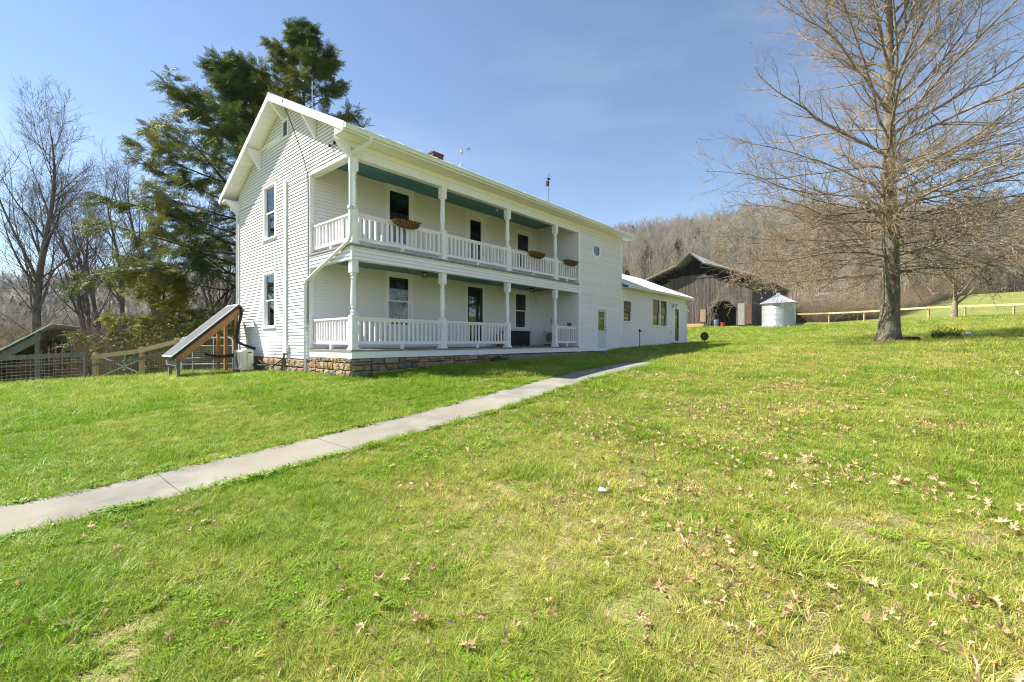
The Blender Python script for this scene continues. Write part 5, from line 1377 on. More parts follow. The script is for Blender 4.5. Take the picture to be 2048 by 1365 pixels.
# by the oak
zq = gz1(16.35, 18.45); bx_ = empty('black_tub', (16.3, 18.4, zq)); tag(bx_, 'low black plastic tub at the foot of the oak', 'tub')
tb = MB()
pf = [(-.30, .0), (-.27, .17), (-.20, .23), (.20, .21), (.27, .15), (.30, .0)]
tb.prism([(x, -.16, z) for x, z in pf], [(x, .16, z) for x, z in pf]); tb.build('shell', M['black'], bx_)
for k in range(4): MB().box((-.24 + k * .13, -.175, .02), (-.20 + k * .13, -.161, .15)).build('rib', M['blackmetal'], bx_)
zq = gz1(18.9, 19.6); df = empty('daffodil_clump', (18.9, 19.6, zq)); tag(df, 'clump of yellow daffodils in bloom right of the oak', 'flowers')
lf = MB(); 
for k in range(170):
    a = rnd.random() * 6.283; r_ = .55 * math.sqrt(rnd.random()); x, y = r_ * math.cos(a), r_ * .55 * math.sin(a); hh = rnd.uniform(.22, .42); dx, dy = rnd.gauss(0, .08) + x * .25, rnd.gauss(0, .08)
    w = .011; lf.add([(x - w, y, 0), (x + w, y, 0), (x + w + dx * .4, y + dy * .4, hh * .6), (x - w + dx * .4, y + dy * .4, hh * .6), (x + dx, y + dy, hh)], [(0, 1, 2, 3), (3, 2, 4)])
lfo = lf.build('leaves', M['daffleaf'], df); lfo['kind'] = 'stuff'
flm = MB()
for j in range(6):
    a = j * 1.047; d = Vector((math.cos(a), -.25, math.sin(a))); s_ = Vector((-math.sin(a), 0, math.cos(a))); c = Vector((0, 0, 0)); flm.add([c, c + d * .028 + s_ * .016, c + d * .055, c + d * .028 - s_ * .016], [(0, 1, 2, 3)])
flm.tube([(0, 0, 0), (0, -.03, 0), (0, -.045, 0)], [.012, .018, .024], 7); flme = flm.mesh('flower', M['petal'])
for k in range(28):
    a = rnd.random() * 6.283; r_ = .58 * math.sqrt(rnd.random()); x, y = r_ * math.cos(a), r_ * .55 * math.sin(a)
    f = link('flower', flme, df, (x * 1.12, y - .05, rnd.uniform(.26, .46))); f.rotation_euler = (rnd.gauss(0, .3), 0, rnd.gauss(0, .9)); f.scale = (1.15,) * 3
zq = gz1(19.6, 19.35); rk = empty('grey_rock', (19.62, 19.3, zq)); tag(rk, 'grey rock lying at the right end of the daffodils', 'rock')
MB().lathe([(.22, -.05), (.27, .06), (.20, .17), (.08, .22)], n=9).build('stone_body', M['rock'], rk).scale = (1.15, .8, 1)
# ---------------------------------------------------------------- trees
def nrm(a): return a / (np.linalg.norm(a, axis=-1, keepdims=True) + 1e-9)

def grow(start, d, L, K, r0, r1, up=0.0, wig=0.06, g=rng):
    N = len(start); P = np.empty((N, K, 3)); P[:, 0] = start; d = nrm(np.asarray(d, float)); up = np.broadcast_to(np.asarray(up, float), (N,))
    st = (np.asarray(L) / (K - 1))[:, None]
    for k in range(1, K):
        d = nrm(d + np.array([0, 0, 1.0])[None] * (up / (K - 1))[:, None] + g.normal(0, wig, (N, 3)))
        P[:, k] = P[:, k - 1] + d * st
    t = np.linspace(0, 1, K)[None]
    rad = np.asarray(r0)[:, None] * (1 - t) + np.asarray(r1)[:, None] * t
    return P, rad

def sprout(P, rad, n, t0, t1, ang, sd, flat=0.0, g=rng, tpow=1.0):
    """n children per parent: start, direction, t, parent radius there, parent index"""
    N, K, _ = P.shape
    t = t0 + (t1 - t0) * ((np.arange(n)[None] + g.random((N, n))) / n) ** tpow
    f = np.clip(t * (K - 1), 0, K - 1.001); i = f.astype(int); w = (f - i)[..., None]
    ar = np.arange(N)[:, None]
    S = P[ar, i] * (1 - w) + P[ar, i + 1] * w
    T = nrm(P[ar, i + 1] - P[ar, i])
    rr = rad[ar, i] * (1 - w[..., 0]) + rad[ar, i + 1] * w[..., 0]
    v = nrm(g.normal(0, 1, (N, n, 3))); perp = v - T * (v * T).sum(-1, keepdims=True)
    perp[..., 2] *= (1 - flat); perp = nrm(perp)
    a = np.clip(g.normal(ang, sd, (N, n)), .15, 1.5)[..., None]
    D = nrm(np.cos(a) * T + np.sin(a) * perp)
    return S.reshape(-1, 3), D.reshape(-1, 3), t.ravel(), rr.ravel(), np.repeat(np.arange(N), n)

def leafquads(C, size, g):
    n = len(C); a = nrm(g.normal(0, 1, (n, 3))); b = nrm(np.cross(a, g.normal(0, 1, (n, 3))))
    s = size * (0.6 + .8 * g.random(n))[:, None]; c = np.cross(a, b)
    V = np.stack([C - a * s, C + b * s * .45, C + a * s + c * s * .3, C - b * s * .45 + c * s * .25], 1).reshape(-1, 3)
    return V, np.arange(n * 4).reshape(n, 4)

def tube_obj(name, P, rad, S, m, parent, kind=None):
    V, F = tubes_np(P, rad, S); o = link(name, mesh_np(name, V, F, m), parent)
    if kind: o['kind'] = kind
    return o

# ---- the big pin oak in the yard
def make_oak():
    g = np.random.default_rng(5)
    bx, by = 15.9, 19.0; bz_ = gz1(bx, by)
    o = empty('oak_tree', (bx, by, bz_)); tag(o, 'large bare pin oak standing on the lawn', 'tree')
    HT = 22.0
    zt = np.array([-.25, .0, .25, .6, 1.2, 2.2, 3.5, 5, 7, 9, 11, 13, 15, 17, 19.5, HT])
    rt = np.array([.58, .51, .43, .375, .34, .315, .29, .265, .235, .20, .165, .13, .10, .07, .04, .012])
    n = 20; V = []
    for z, r in zip(zt, rt):
        cx, cy = .06 * math.sin(z * .7), .05 * math.cos(z * .55) - .05
        for k in range(n):
            a = 6.283 * k / n; fl = 1 + .13 * math.sin(a * 5 + 1.0) * max(0, 1 - z / .9) + .03 * math.sin(a * 7 + z)
            V.append((cx + r * fl * math.cos(a), cy + r * fl * math.sin(a), z))
    F = [(i * n + k, i * n + (k + 1) % n, (i + 1) * n + (k + 1) % n, (i + 1) * n + k) for i in range(len(zt) - 1) for k in range(n)]
    link('trunk', mesh_np('trunk', np.array(V), np.array(F), M['oakbark']), o)
    NA_, NB = 90, 34
    NL = NA_ + NB
    h = np.concatenate([3.0 + (HT - 3.8) * (np.arange(NA_) / NA_) ** 1.18 + g.normal(0, .10, NA_), 2.9 + 4.6 * (np.arange(NB) / NB) + g.normal(0, .1, NB)])
    az = np.arange(NL) * 2.39996 + g.normal(0, .25, NL)
    q = (h - 2.6) / (HT - 2.6)
    L = np.interp(h, [2.5, 3.5, 6, 9, 12, 15, 18, 20, 22], [6.2, 7.2, 7.6, 7.6, 7.2, 6.0, 4.2, 2.6, 1.0]) * (0.70 + .42 * g.random(NL))
    low_ = np.arange(NL) >= NA_
    el = np.radians(np.interp(h, [2.5, 4, 6, 8.5, 11, 14, 18, 22], [-1, 4, 15, 29, 40, 48, 57, 66]) + g.normal(0, 1, NL) * np.interp(h, [2.5, 6], [3, 6]))
    el[low_] = np.radians(g.normal(1.5, 4, NB))
    up = np.interp(h, [2.5, 5, 8, 12, 22], [-.04, .04, .16, .22, .2]) + g.normal(0, 1, NL) * np.interp(h, [2.5, 6], [.05, .10])
    d = np.stack([np.cos(az) * np.cos(el), np.sin(az) * np.cos(el), np.sin(el)], 1)
    r0 = np.interp(h, [2.5, 6, 11, 16, 20, 22], [.042, .062, .066, .046, .026, .012]) * (.7 + .6 * g.random(NL))
    r0[low_] *= .55; up[low_] = g.normal(-.03, .05, NB)
    st = np.stack([.06 * np.sin(h * .7), .05 * np.cos(h * .55) - .05, h], 1)
    P1, R1 = grow(st, d, L, 15, r0, r0 * .12 + .004, up, .10, g)
    for i in range(NL): tube_obj('limb', P1[i:i + 1], R1[i:i + 1], 6, M['limbbark'], o)
    # small whorls of bare shoots on the trunk are part of the twig mass
    S, D, t, rr, pi_ = sprout(P1, R1, 17, .08, .99, .68, .2, .35, g)
    L2 = (L[pi_] * .38 * (1 - .62 * t) * (.45 + .8 * g.random(len(t)))) + .18
    P2, R2 = grow(S, D, L2, 6, np.minimum(rr * .6, .006 + .010 * L2), np.full(len(t), .0055), np.interp(h, [2.5, 7, 22], [.03, .22, .40])[pi_], .10, g)
    S, D, t3, rr, p2 = sprout(P2, R2, 8, .12, 1.0, .68, .22, .2, g)
    L3 = L2[p2] * .42 * (1 - .45 * t3) * (.4 + .9 * g.random(len(t3))) + .10
    P3, R3 = grow(S, D, L3, 4, np.minimum(rr * .8, .0085), np.full(len(t3), .0045), .12, .10, g)
    S, D, t4, rr, p3 = sprout(P3, R3, 2, .2, 1.0, .65, .22, .1, g)
    L4 = .08 + .28 * g.random(len(t4))
    P4, R4 = grow(S, D, L4, 3, np.full(len(t4), .0052), np.full(len(t4), .0030), .05, .12, g)
    tube_obj('branchlets', P2, R2, 4, M['limbbark'], o, 'stuff')
    V, F = join_np([tubes_np(P3, R3, 3), tubes_np(P4, R4, 3)])
    tw = link('twigs', mesh_np('twigs', V, F, M['oaktwig']), o); tw['kind'] = 'stuff'
    low = P4[:, -1, 2]; cand = np.where(g.random(len(low)) < np.clip(.46 - low * .048, .016, .36))[0]
    keep = cand[(vnoise(P4[cand, -1, 0], P4[cand, -1, 1] + P4[cand, -1, 2], .7, 3) > -.1)]
    C = np.repeat(P4[keep, -1], 2, 0) + g.normal(0, .035, (2 * len(keep), 3))
    V, F = leafquads(C, .042, g); lv = link('clinging_leaves', mesh_np('clinging_leaves', V, F, M['oakleaf'], False), o); lv['kind'] = 'stuff'
    return len(P4), len(keep)
make_oak()

# ---- bare deciduous trees
def bare_tree(name, x, y, ht, r, label, seed, lean=(0, 0), fork=.35, n1=26, n2=9, n3=5, spread=.62, upc=.5, mt='greybark', tw='greytwig', L1=.42, group=None, cat='tree', twr=.006, lk=.27):
    g = np.random.default_rng(seed); z0 = gz1(x, y); o = empty(name, (x, y, z0)); tag(o, label, cat, group)
    K = 14; P = np.empty((1, K, 3)); t = np.linspace(0, 1, K)
    P[0, :, 0] = lean[0] * t + .02 * ht * np.sin(t * 7 + seed) * t; P[0, :, 1] = lean[1] * t + .02 * ht * np.cos(t * 6 + seed) * t; P[0, :, 2] = -.25 + (ht + .25) * t * .97
    rad = (r * (1 - t) ** .85 + .01)[None]; rad[0, 0] *= 1.35; rad[0, 1] *= 1.05
    tube_obj('trunk', P, rad, 10, M[mt], o)
    S, D, t1, rr, _ = sprout(P, rad, n1, fork, .98, spread, .16, .25, g)
    L = ht * L1 * (1.12 - .75 * ((t1 - fork) / (1 - fork))) * (.6 + .6 * g.random(len(t1)))
    P1, R1 = grow(S, D, L, 9, rr * (lk + .28 * g.random(len(t1))), np.full(len(t1), .006), upc, .07, g)
    for i in range(len(t1)): tube_obj('limb', P1[i:i + 1], R1[i:i + 1], 5, M[mt], o)
    S, D, t2, rr, p1 = sprout(P1, R1, n2, .15, 1, .62, .2, .1, g)
    L2 = L[p1] * .40 * (1.05 - .6 * t2) * (.5 + .8 * g.random(len(t2))) + .2
    P2, R2 = grow(S, D, L2, 5, np.minimum(rr * .6, .02), np.full(len(t2), twr * .7), upc * .5, .10, g)
    S, D, t3, rr, p2 = sprout(P2, R2, n3, .2, 1, .6, .2, 0, g)
    L3 = L2[p2] * .42 * (.5 + .9 * g.random(len(t3))) + .12
    P3, R3 = grow(S, D, L3, 4, np.full(len(t3), twr), np.full(len(t3), twr * .55), upc * .3, .12, g)
    S, D, t4, rr, p3 = sprout(P3, R3, 2, .3, 1, .55, .2, 0, g)
    L4 = L3[p3] * .5 + .06
    P4, R4 = grow(S, D, L4, 3, np.full(len(t4), twr * .6), np.full(len(t4), twr * .4), .1, .1, g)
    V, F = join_np([tubes_np(P2, R2, 3), tubes_np(P3, R3, 3), tubes_np(P4, R4, 3)])
    tg = link('twigs', mesh_np('twigs', V, F, M[tw]), o); tg['kind'] = 'stuff'
    return o
bare_tree('bare_tree', -26.3, 24.8, 15.2, .235, 'tall grey bare tree with a rounded crown at the far left', 21, (.8, 0), .26, 30, 10, 6, .60, .55)
bare_tree('bare_tree', -25.2, 27.5, 11.5, .19, 'bare tree whose dark trunk bends left behind the shed', 22, (-3.4, .5), .36, 20, 8, 4, .65, .5)
bare_tree('bare_tree', -24.6, 28.6, 13.0, .17, 'slim straight bare tree between the bent trunk and the hemlock', 23, (-.8, 0), .36, 20, 8, 4, .55, .5)
bare_tree('bare_tree', -23.2, 30.0, 14.0, .20, 'bare tree leaning left just left of the hemlock foliage', 24, (-2.3, 0), .38, 22, 8, 4, .55, .55)
bare_tree('bare_tree', -29.8, 33.0, 13.0, .2, 'thin bare tree cut by the left picture edge', 25, (-1.5, 0), .3, 22, 8, 4, .6, .5)
bare_tree('bare_tree', -21.5, 34.0, 12.5, .15, 'slender bare tree rising through the hemlock boughs', 26, (-3.0, 0), .4, 18, 7, 4, .5, .5)
bare_tree('bare_tree', -24.0, 38.0, 12.0, .16, 'thin pale bare tree in the thicket beyond the wire fence', 27, (1.0, 0), .3, 18, 7, 4, .6, .4)
for i, (x, y, h_, lx_, lb) in enumerate(((-31.5, 29.5, 12.5, .6, 'thin bare sapling at the left picture edge beside the tall grey tree'), (-28.4, 30.5, 13.2, -1.2, 'thin bare tree just right of the tall grey tree'), (-22.0, 27.5, 9.8, .8, 'short thin bare tree in front of the hemlock foliage'),
        (-19.6, 30.5, 11.0, -1.4, 'whippy bare tree half hidden in the lower hemlock boughs'), (-27.0, 36.0, 12.2, 1.2, 'slim bare tree far back above the shed roof'), (-17.8, 27.5, 9.0, .5, 'bare sapling under the hemlock close to the house'), (-33.5, 35.0, 14.0, 0, 'bare tree far back at the left picture edge'))):
    bare_tree('bare_tree', x, y, h_, .11 + .012 * (i % 3), lb, 60 + i, (lx_, 0), .28, 20, 8, 4, .55, .5, twr=.0065)
bare_tree('fruit_tree', 37.3, 38.0, 3.6, .27, 'small bare fruit tree with spreading limbs by the pasture fence', 31, (.2, 0), .32, 13, 8, 4, .85, .45, L1=1.0, mt='limbbark', tw='oaktwig', twr=.012, lk=.5)

# ---- hemlocks behind the house
def spray_mesh(name, m, seed, ln=.55):
    g = np.random.default_rng(seed); mb = MB(); n = 11
    for i in range(n):
        t = (i + 1) / n
        c = Vector((ln * t, 0, -.16 * ln * t * t)); sl = ln * .42 * (1 - .72 * t) + .03
        for sg in (-1, 1):
            d = Vector((.75, sg * .8, -.15 + g.normal(0, .15))).normalized()
            k = 4
            for j in range(k):
                p = c + d * sl * (j / k); s_ = sl / k * 1.25; e = Vector((d.x + g.normal(0, .35), d.y + g.normal(0, .35), d.z + g.normal(0, .3))).normalized()
                w = e.cross(Vector((0, 0, 1)) + Vector((g.normal(0, .5), g.normal(0, .5), 0))).normalized() * (.011 + .008 * g.random())
                mb.add([p - w, p + e * s_ * .5 - w * 1.2, p + e * s_, p + e * s_ * .5 + w * 1.2], [(0, 1, 2, 3)])
    me = bpy.data.meshes.new(name); me.from_pydata(mb.v, [], mb.f); me.materials.append(m); return proto(me)
SPR = [spray_mesh('hemlock_spray', M['needle'], s) for s in range(4)]
SPL = [spray_mesh('lime_spray', M['limeneedle'], s + 10) for s in range(3)]

def euler_from_dir(D, roll):
    return np.stack([roll, -np.arcsin(np.clip(D[:, 2], -1, 1)), np.arctan2(D[:, 1], D[:, 0])], 1)

def hemlock(name, x, y, ht, r, label, seed, lmax, n1=70, prot=SPR, hmin=.10, lean=(0, 0), dens=7, bias=None, ssc=1.0, n2=15, prof=None):
    g = np.random.default_rng(seed); z0 = gz1(x, y); o = empty(name, (x, y, z0)); tag(o, label, 'tree')
    K = 16; t = np.linspace(0, 1, K); P = np.zeros((1, K, 3))
    P[0, :, 0] = lean[0] * t + .10 * np.sin(t * 8); P[0, :, 1] = lean[1] * t; P[0, :, 2] = -.2 + ht * t
    rad = (r * (1 - t) + .02)[None]; tube_obj('trunk', P, rad, 10, M['darkbark'], o)
    q = (np.arange(n1) + g.random(n1)) / n1; az = np.arange(n1) * 2.39996 + g.normal(0, .4, n1)
    tt = hmin + (1 - hmin) * q ** .95
    pr = prof or ([0, .12, .35, .6, .8, 1], [.75, 1.0, 1.0, .80, .50, .10])
    L = lmax * np.interp(q, *pr) * (.66 + .42 * g.random(n1))
    if bias is not None: L *= 1 + bias[1] * np.cos(az - bias[0])
    el = np.radians(np.interp(q, [0, .3, .6, .9, 1], [-8, 4, 18, 38, 60]) + g.normal(0, 8, n1))
    d = np.stack([np.cos(az) * np.cos(el), np.sin(az) * np.cos(el), np.sin(el)], 1)
    f = tt * (K - 1); i = np.minimum(f.astype(int), K - 2); w = (f - i)[:, None]
    st = P[0, i] * (1 - w) + P[0, i + 1] * w
    r0 = .018 + .0085 * L
    P1, R1 = grow(st, d, L, 11, r0, np.full(n1, .006), -.12 + .25 * q, .07, g)
    for k in range(n1): tube_obj('limb', P1[k:k + 1], R1[k:k + 1], 5, M['darkbark'], o)
    S, D, t2, rr, p1 = sprout(P1, R1, n2, .28, 1.0, .85, .2, .65, g, .8)
    L2 = np.clip(L[p1] * .30 * (1.05 - .6 * t2), .35, 2.2) * (.5 + .7 * g.random(len(t2)))
    P2, R2 = grow(S, D, L2, 5, np.minimum(rr * .6, .016), np.full(len(t2), .004), -.10, .10, g)
    tube_obj('branchlets', P2, R2, 3, M['darkbark'], o, 'stuff')
    clump = vnoise(P2[:, 2, 0] + P2[:, 2, 2] * .5, P2[:, 2, 1] + P2[:, 2, 2] * .8, 1.1, seed)
    ok = clump > -.7
    P2c, R2c = P2[ok], R2[ok]
    S, D, t3, rr, p2 = sprout(P2c, R2c, dens, .10, 1.0, .55, .25, .5, g)
    D[:, 2] -= .12; D = nrm(D)
    sc_ = (.62 + .6 * g.random(len(t3))) * ssc
    tn = np.clip(.30 + .42 * vnoise(S[:, 0] + S[:, 2] * .6, S[:, 1] - S[:, 2] * .7, 1.3, seed + 1) + .22 * g.normal(0, 1, len(S)), 0, 1)
    fo = scatter('foliage', prot, S, euler_from_dir(D, g.normal(0, .5, len(S))), sc_, tn, g.integers(0, len(prot), len(S)), parent=o)
    return o
hemlock('hemlock_tree', -14.0, 24.2, 15.4, .26, 'broad dark hemlock left of the gable with long layered boughs', 41, 6.3, 92, bias=(R(185), .20), dens=10, n2=18, ssc=.90, hmin=.10, prof=([0, .15, .35, .55, .75, .9, 1], [1.0, 1.05, 1.0, .86, .66, .42, .15]))
hemlock('hemlock_tree', -12.5, 27.0, 19.9, .26, 'taller dark hemlock rising behind the house roof', 42, 5.3, 72, dens=8, n2=16, ssc=.90, hmin=.35, prof=([0, .3, .5, .7, .85, 1], [1.0, .95, .85, .62, .40, .10]))
hemlock('young_hemlock', -16.6, 21.4, 4.9, .07, 'small yellow-green young evergreen beyond the fence', 43, 1.9, 30, SPL, hmin=.28, dens=5, ssc=.8, n2=9)

# ---- thicket beyond the side fence
def brush_mesh(name, m, seed, n=26, h=2.2, sp=1.0, rad=.008):
    g = np.random.default_rng(seed)
    a = g.random(n) * 6.283; r = .35 * np.sqrt(g.random(n)); st = np.stack([r * np.cos(a), r * np.sin(a), np.full(n, -.05)], 1)
    el = g.normal(1.1, .3, n); d = np.stack([np.cos(a) * np.cos(el) * sp, np.sin(a) * np.cos(el) * sp, np.sin(el)], 1)
    L = h * (.5 + .6 * g.random(n))
    P, Rr = grow(st, d, L, 6, np.full(n, rad), np.full(n, rad * .4), -.25, .13, g)
    S, D, t, rr, _ = sprout(P, Rr, 7, .2, 1, .7, .25, 0, g)
    P2, R2 = grow(S, D, .25 + .55 * g.random(len(t)), 4, np.full(len(t), rad * .55), np.full(len(t), rad * .3), .05, .15, g)
    S, D, t, rr, _ = sprout(P2, R2, 2, .3, 1, .6, .25, 0, g)
    P3, R3 = grow(S, D, .1 + .25 * g.random(len(t)), 3, np.full(len(t), rad * .4), np.full(len(t), rad * .25), .05, .15, g)
    V, F = join_np([tubes_np(P, Rr, 3), tubes_np(P2, R2, 3), tubes_np(P3, R3, 3)])
    return proto(mesh_np(name, V, F, m))
M['brush'] = leaf_mat('bramble_stem', (.34, .265, .165), (.20, .15, .10), tint=True, trans=0, rough=.9)
M['redbrush'] = leaf_mat('dry_weed', (.40, .29, .18), (.30, .23, .14), tint=True, trans=.1, rough=.9)
BR = [brush_mesh('bramble', M['brush'], 1), brush_mesh('bramble_b', M['brush'], 2, 20, 2.8, .7), brush_mesh('dry_weed', M['redbrush'], 3, 34, 1.2, 1.2, .006)]
def leafy_mesh(name, m, seed, n=420, h=1.3):
    g = np.random.default_rng(seed); c = g.normal(0, 1, (n, 3)) * np.array([.5, .5, .34]) * h + np.array([0, 0, h * .75]); c[:, 2] = np.abs(c[:, 2])
    V, F = leafquads(c, .035, g); return proto(mesh_np(name, V, F, m, False))
LB = [leafy_mesh('leafy_shrub', M['shrubleaf'], 1), leafy_mesh('leafy_shrub_b', M['shrubleaf'], 2, 300, 1.0)]
n = 2200
bx = -9.5 - 34 * rng.random(n) ** .8; by = 18.6 + 30 * rng.random(n) ** 1.25
u, v = house_uv(bx, by)
shd = (np.abs(bx + 21.0) < 3.0) & (np.abs(by - 20.2) < 3.2)
ok = ~((u > -1.2) & (v < 10.5)) & ~((by < 19.4) & (bx > -13.2)) & ~shd & (by > 18.4 + .25 * np.maximum(0, -16 - bx) * 0)
bx, by = bx[ok], by[ok]
th = scatter('bramble_thicket', BR, np.stack([bx, by, gz(bx, by)], 1), np.stack([rng.normal(0, .15, len(bx)), rng.normal(0, .15, len(bx)), rng.random(len(bx)) * 6.28], 1), (.7 + .7 * rng.random(len(bx))) * np.interp(by, [18.5, 20.5, 26], [.6, .9, 1.3]), None, rng.choice([0, 1, 2, 2], len(bx)))
tag(th, 'tangle of brown brambles and dry weeds beyond the fence', 'brush')
n = 620
bx = -10.5 - 30 * rng.random(n); by = 19.4 + 14 * rng.random(n) ** 1.2
ok = (vnoise(bx, by, 2.2, 17) > -.1) & ~((np.abs(bx + 21.0) < 3.4) & (np.abs(by - 20.2) < 3.4)); u, v = house_uv(bx, by); ok &= ~((u > -1.2) & (v < 10.5))
bx, by = bx[ok], by[ok]
gs_ = scatter('leafy_undergrowth', LB, np.stack([bx, by, gz(bx, by)], 1), np.stack([np.zeros(len(bx)), np.zeros(len(bx)), rng.random(len(bx)) * 6.28], 1), .7 + 1.0 * rng.random(len(bx)))
tag(gs_, 'patches of fresh green undergrowth among the brambles', 'undergrowth')

# ---- wooded mountainside
def wood_mesh(name, m, seed, h=14, n1=22, n2=6, tr=.13):
    g = np.random.default_rng(seed); K = 5; t = np.linspace(0, 1, K); P = np.zeros((1, K, 3)); P[0, :, 0] = .5 * np.sin(t * 3 + seed) * t; P[0, :, 1] = .5 * np.cos(t * 2 + seed) * t; P[0, :, 2] = -.4 + h * t
    rad = (tr * (1 - t) + .03)[None]
    S, D, t1, rr, _ = sprout(P, rad, n1, .32, 1, .62, .15, 0, g)
    L = h * .32 * (1.15 - .7 * t1) * (.6 + .6 * g.random(len(t1)))
    P1, R1 = grow(S, D, L, 4, np.full(len(t1), .05), np.full(len(t1), .02), .45, .08, g)
    S, D, t2, rr, p1 = sprout(P1, R1, n2, .2, 1, .6, .2, 0, g)
    P2, R2 = grow(S, D, L[p1] * .4 + .3, 3, np.full(len(t2), .026), np.full(len(t2), .016), .3, .1, g)
    V, F = join_np([tubes_np(P, rad, 4), tubes_np(P1, R1, 3), tubes_np(P2, R2, 3)]); return proto(mesh_np(name, V, F, m))
M['wood'] = leaf_mat('far_bare_wood', (.38, .33, .26), (.21, .185, .145), tint=True, trans=0, rough=.95)
M['budwood'] = leaf_mat('budding_wood', (.40, .325, .19), (.27, .225, .125), tint=True, trans=0, rough=.95)
M['pine'] = leaf_mat('far_pine', (.035, .055, .022), (.07, .085, .03), tint=True, trans=.1, rough=.8)
def pine_mesh(name, m, seed, h=13):
    g = np.random.default_rng(seed); n = 420; t = .30 + .70 * g.random(n) ** .8; rr = (1 - t) ** .6 * 3.0 * np.sqrt(g.random(n)); a = g.random(n) * 6.283
    C = np.stack([rr * np.cos(a), rr * np.sin(a), t * h - .12 * rr], 1); V, F = leafquads(C, .55, g)
    K = 3; P = np.zeros((1, K, 3)); P[0, :, 2] = np.linspace(-.3, h, K); V2, F2 = tubes_np(P, np.array([[.2, .12, .03]]), 4)
    V, F = join_np([(V, F), (V2, F2)]); return proto(mesh_np(name, V, F, m, False))
WP = [wood_mesh('bare_wood', M['wood'], s, h) for s, h in ((1, 14), (2, 16), (3, 12), (4, 15))] + [wood_mesh('budding_tree', M['budwood'], 6, 10, 22, 7, .10), pine_mesh('pine', M['pine'], 7), pine_mesh('pine_b', M['pine'], 8, 11)]
n = 11500
pxs = 1090 + 1330 * rng.random(n); aa = np.arctan((pxs - 1024) / 900); rr = np.sqrt(rng.random(n) * (470 ** 2 - 70 ** 2) + 70 ** 2)
wx, wy = rr * np.sin(aa), rr * np.cos(aa); u, v = house_uv(wx, wy)
bu, bv = (wx - BP.x) * D1[0] + (wy - BP.y) * D1[1], (wx - BP.x) * D2[0] + (wy - BP.y) * D2[1]
ok = (rr > woods_edge(wx, wy) + 4) & ~((bu > -12) & (bu < 30) & (np.abs(bv) < 14)) & ~((u < 32) & (v < 14))
wx, wy, rr = wx[ok], wy[ok], rr[ok]
pk = rng.integers(0, 4, len(wx)); pn = rng.random(len(wx)); nearw = smooth((200 - rr) / 90)
pk[pn < .10 + .45 * nearw] = 4; pk[(pn > .962) & (rr > 120)] = 5; pk[(pn > .982) & (rr > 120)] = 6
sc_ = (.55 + .75 * rng.random(len(wx))) * (1 - .45 * smooth((150 - rr) / 60))
tn = np.clip(.5 + .35 * vnoise(wx, wy, 28, 3) + .25 * rng.normal(0, 1, len(wx)), 0, 1)
wd = scatter('hillside_woods', WP, np.stack([wx, wy, gz(wx, wy) - .2], 1), np.stack([rng.normal(0, .05, len(wx)), rng.normal(0, .05, len(wx)), rng.random(len(wx)) * 6.28], 1), sc_, tn, pk)
tag(wd, 'grey-brown leafless woods covering the mountainside behind the barn', 'woods')
# brushy edge of the woods
n = 900
pxs = 1560 + 420 * rng.random(n); aa = np.arctan((pxs - 1024) / 900); wr_ = woods_edge(np.sin(aa) * 100, np.cos(aa) * 100); rr = wr_ - 2 + 22 * rng.random(n) ** 1.6
wx, wy = rr * np.sin(aa), rr * np.cos(aa)
eb = scatter('woodland_edge_brush', BR[:2] + [WP[4]], np.stack([wx, wy, gz(wx, wy)], 1), np.stack([rng.normal(0, .1, n), rng.normal(0, .1, n), rng.random(n) * 6.28], 1), np.where(rng.random(n) < .5, 1.0, 1.5) * (.7 + .6 * rng.random(n)) * .8, None, rng.integers(0, 2, n))
tag(eb, 'pale brown brush along the foot of the wooded hill', 'brush')
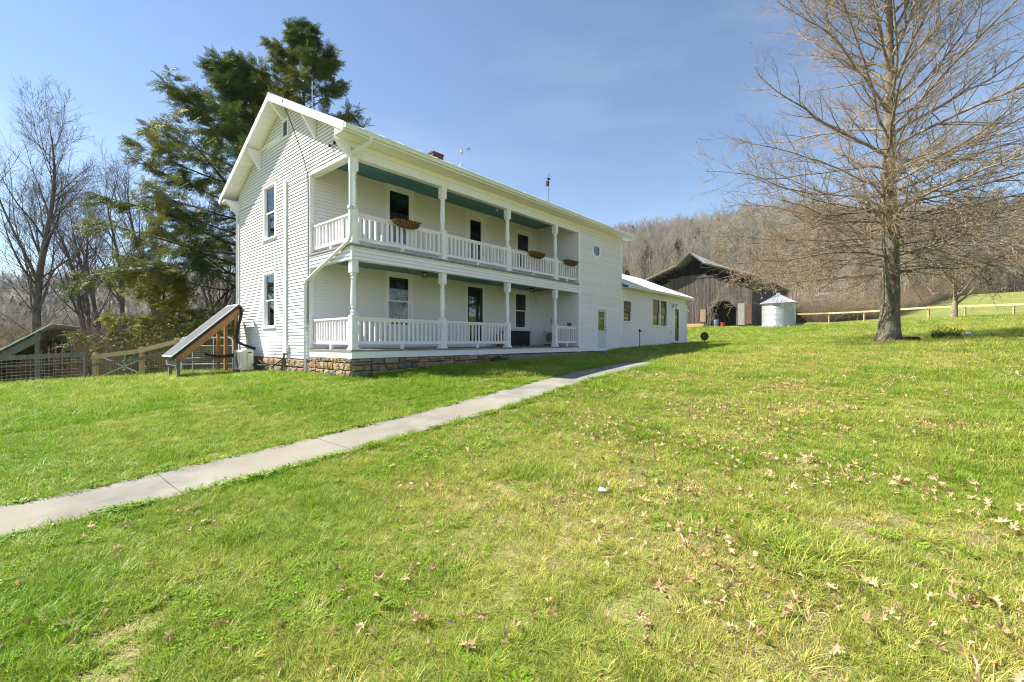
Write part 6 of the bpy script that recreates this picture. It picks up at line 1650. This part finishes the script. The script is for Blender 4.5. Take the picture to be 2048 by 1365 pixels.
# far trees across the valley on the left
n = 11000
pxs = -700 + 1270 * rng.random(n) ** .8; aa = np.arctan((pxs - 1024) / 900); rr = 70 + 1000 * rng.random(n) ** .8
wx, wy = rr * np.sin(aa), rr * np.cos(aa)
vw = scatter('valley_woods', WP, np.stack([wx, wy, gz(wx, wy) - .2], 1), np.stack([rng.normal(0, .05, n), rng.normal(0, .05, n), rng.random(n) * 6.28], 1), .35 + .35 * rng.random(n) + .3 * smooth((rr - 200) / 200), None, rng.choice([0, 1, 2, 3, 4, 4, 5], n))
tag(vw, 'distant leafless woods across the valley behind the bare trees', 'woods')

# ---- power line crossing behind the left trees
pl_ = empty('power_line', (-62, 44, gz1(-62, 44))); tag(pl_, 'thin power line strung across behind the left-hand bare trees', 'power line')
ox, oy, oz = pl_.location
for (x, y) in ((-62, 44), (-24.5, 42)):
    z = gz1(x, y); MB().tube([(x - ox, y - oy, z - oz - .5), (x - ox, y - oy, z - oz + 11.5)], [.16, .11], 8).build('pole', M['greybark'], pl_)
    MB().box((x - ox - .08, y - oy - .9, z - oz + 10.6), (x - ox + .08, y - oy + .9, z - oz + 10.75)).build('crossarm', M['greybark'], pl_)
for k, (hh, dy) in enumerate(((10.8, -.8), (10.8, .8), (8.6, 0))):
    a = Vector((0, dy, hh)); b = Vector((-24.5 - ox, 42 - oy + dy, gz1(-24.5, 42) - oz + hh)); pts = [a + (b - a) * (i / 14) - Vector((0, 0, 1.1 * 4 * (i / 14) * (1 - i / 14))) for i in range(15)]
    MB().tube(pts, .014, 4).build('wire', M['blackmetal'], pl_)
# ---------------------------------------------------------------- haze: one box of thin air round the scene
hz = MB().box((-1290, -1290, -60), (1290, 1290, float(GZ.max()) + 22))
me = hz.mesh('haze', None)
m = bpy.data.materials.new('thin_air'); m.use_nodes = True; N, L = m.node_tree.nodes, m.node_tree.links
N.remove(N['Principled BSDF'])
pv = N.new('ShaderNodeVolumePrincipled'); pv.inputs['Density'].default_value = 0.00013; pv.inputs['Color'].default_value = (.80, .88, 1.0, 1); pv.inputs['Anisotropy'].default_value = 0.1
L.new(pv.outputs['Volume'], N['Material Output'].inputs['Volume'])
me.materials.append(m); tag(link('haze', me), kind='stuff')
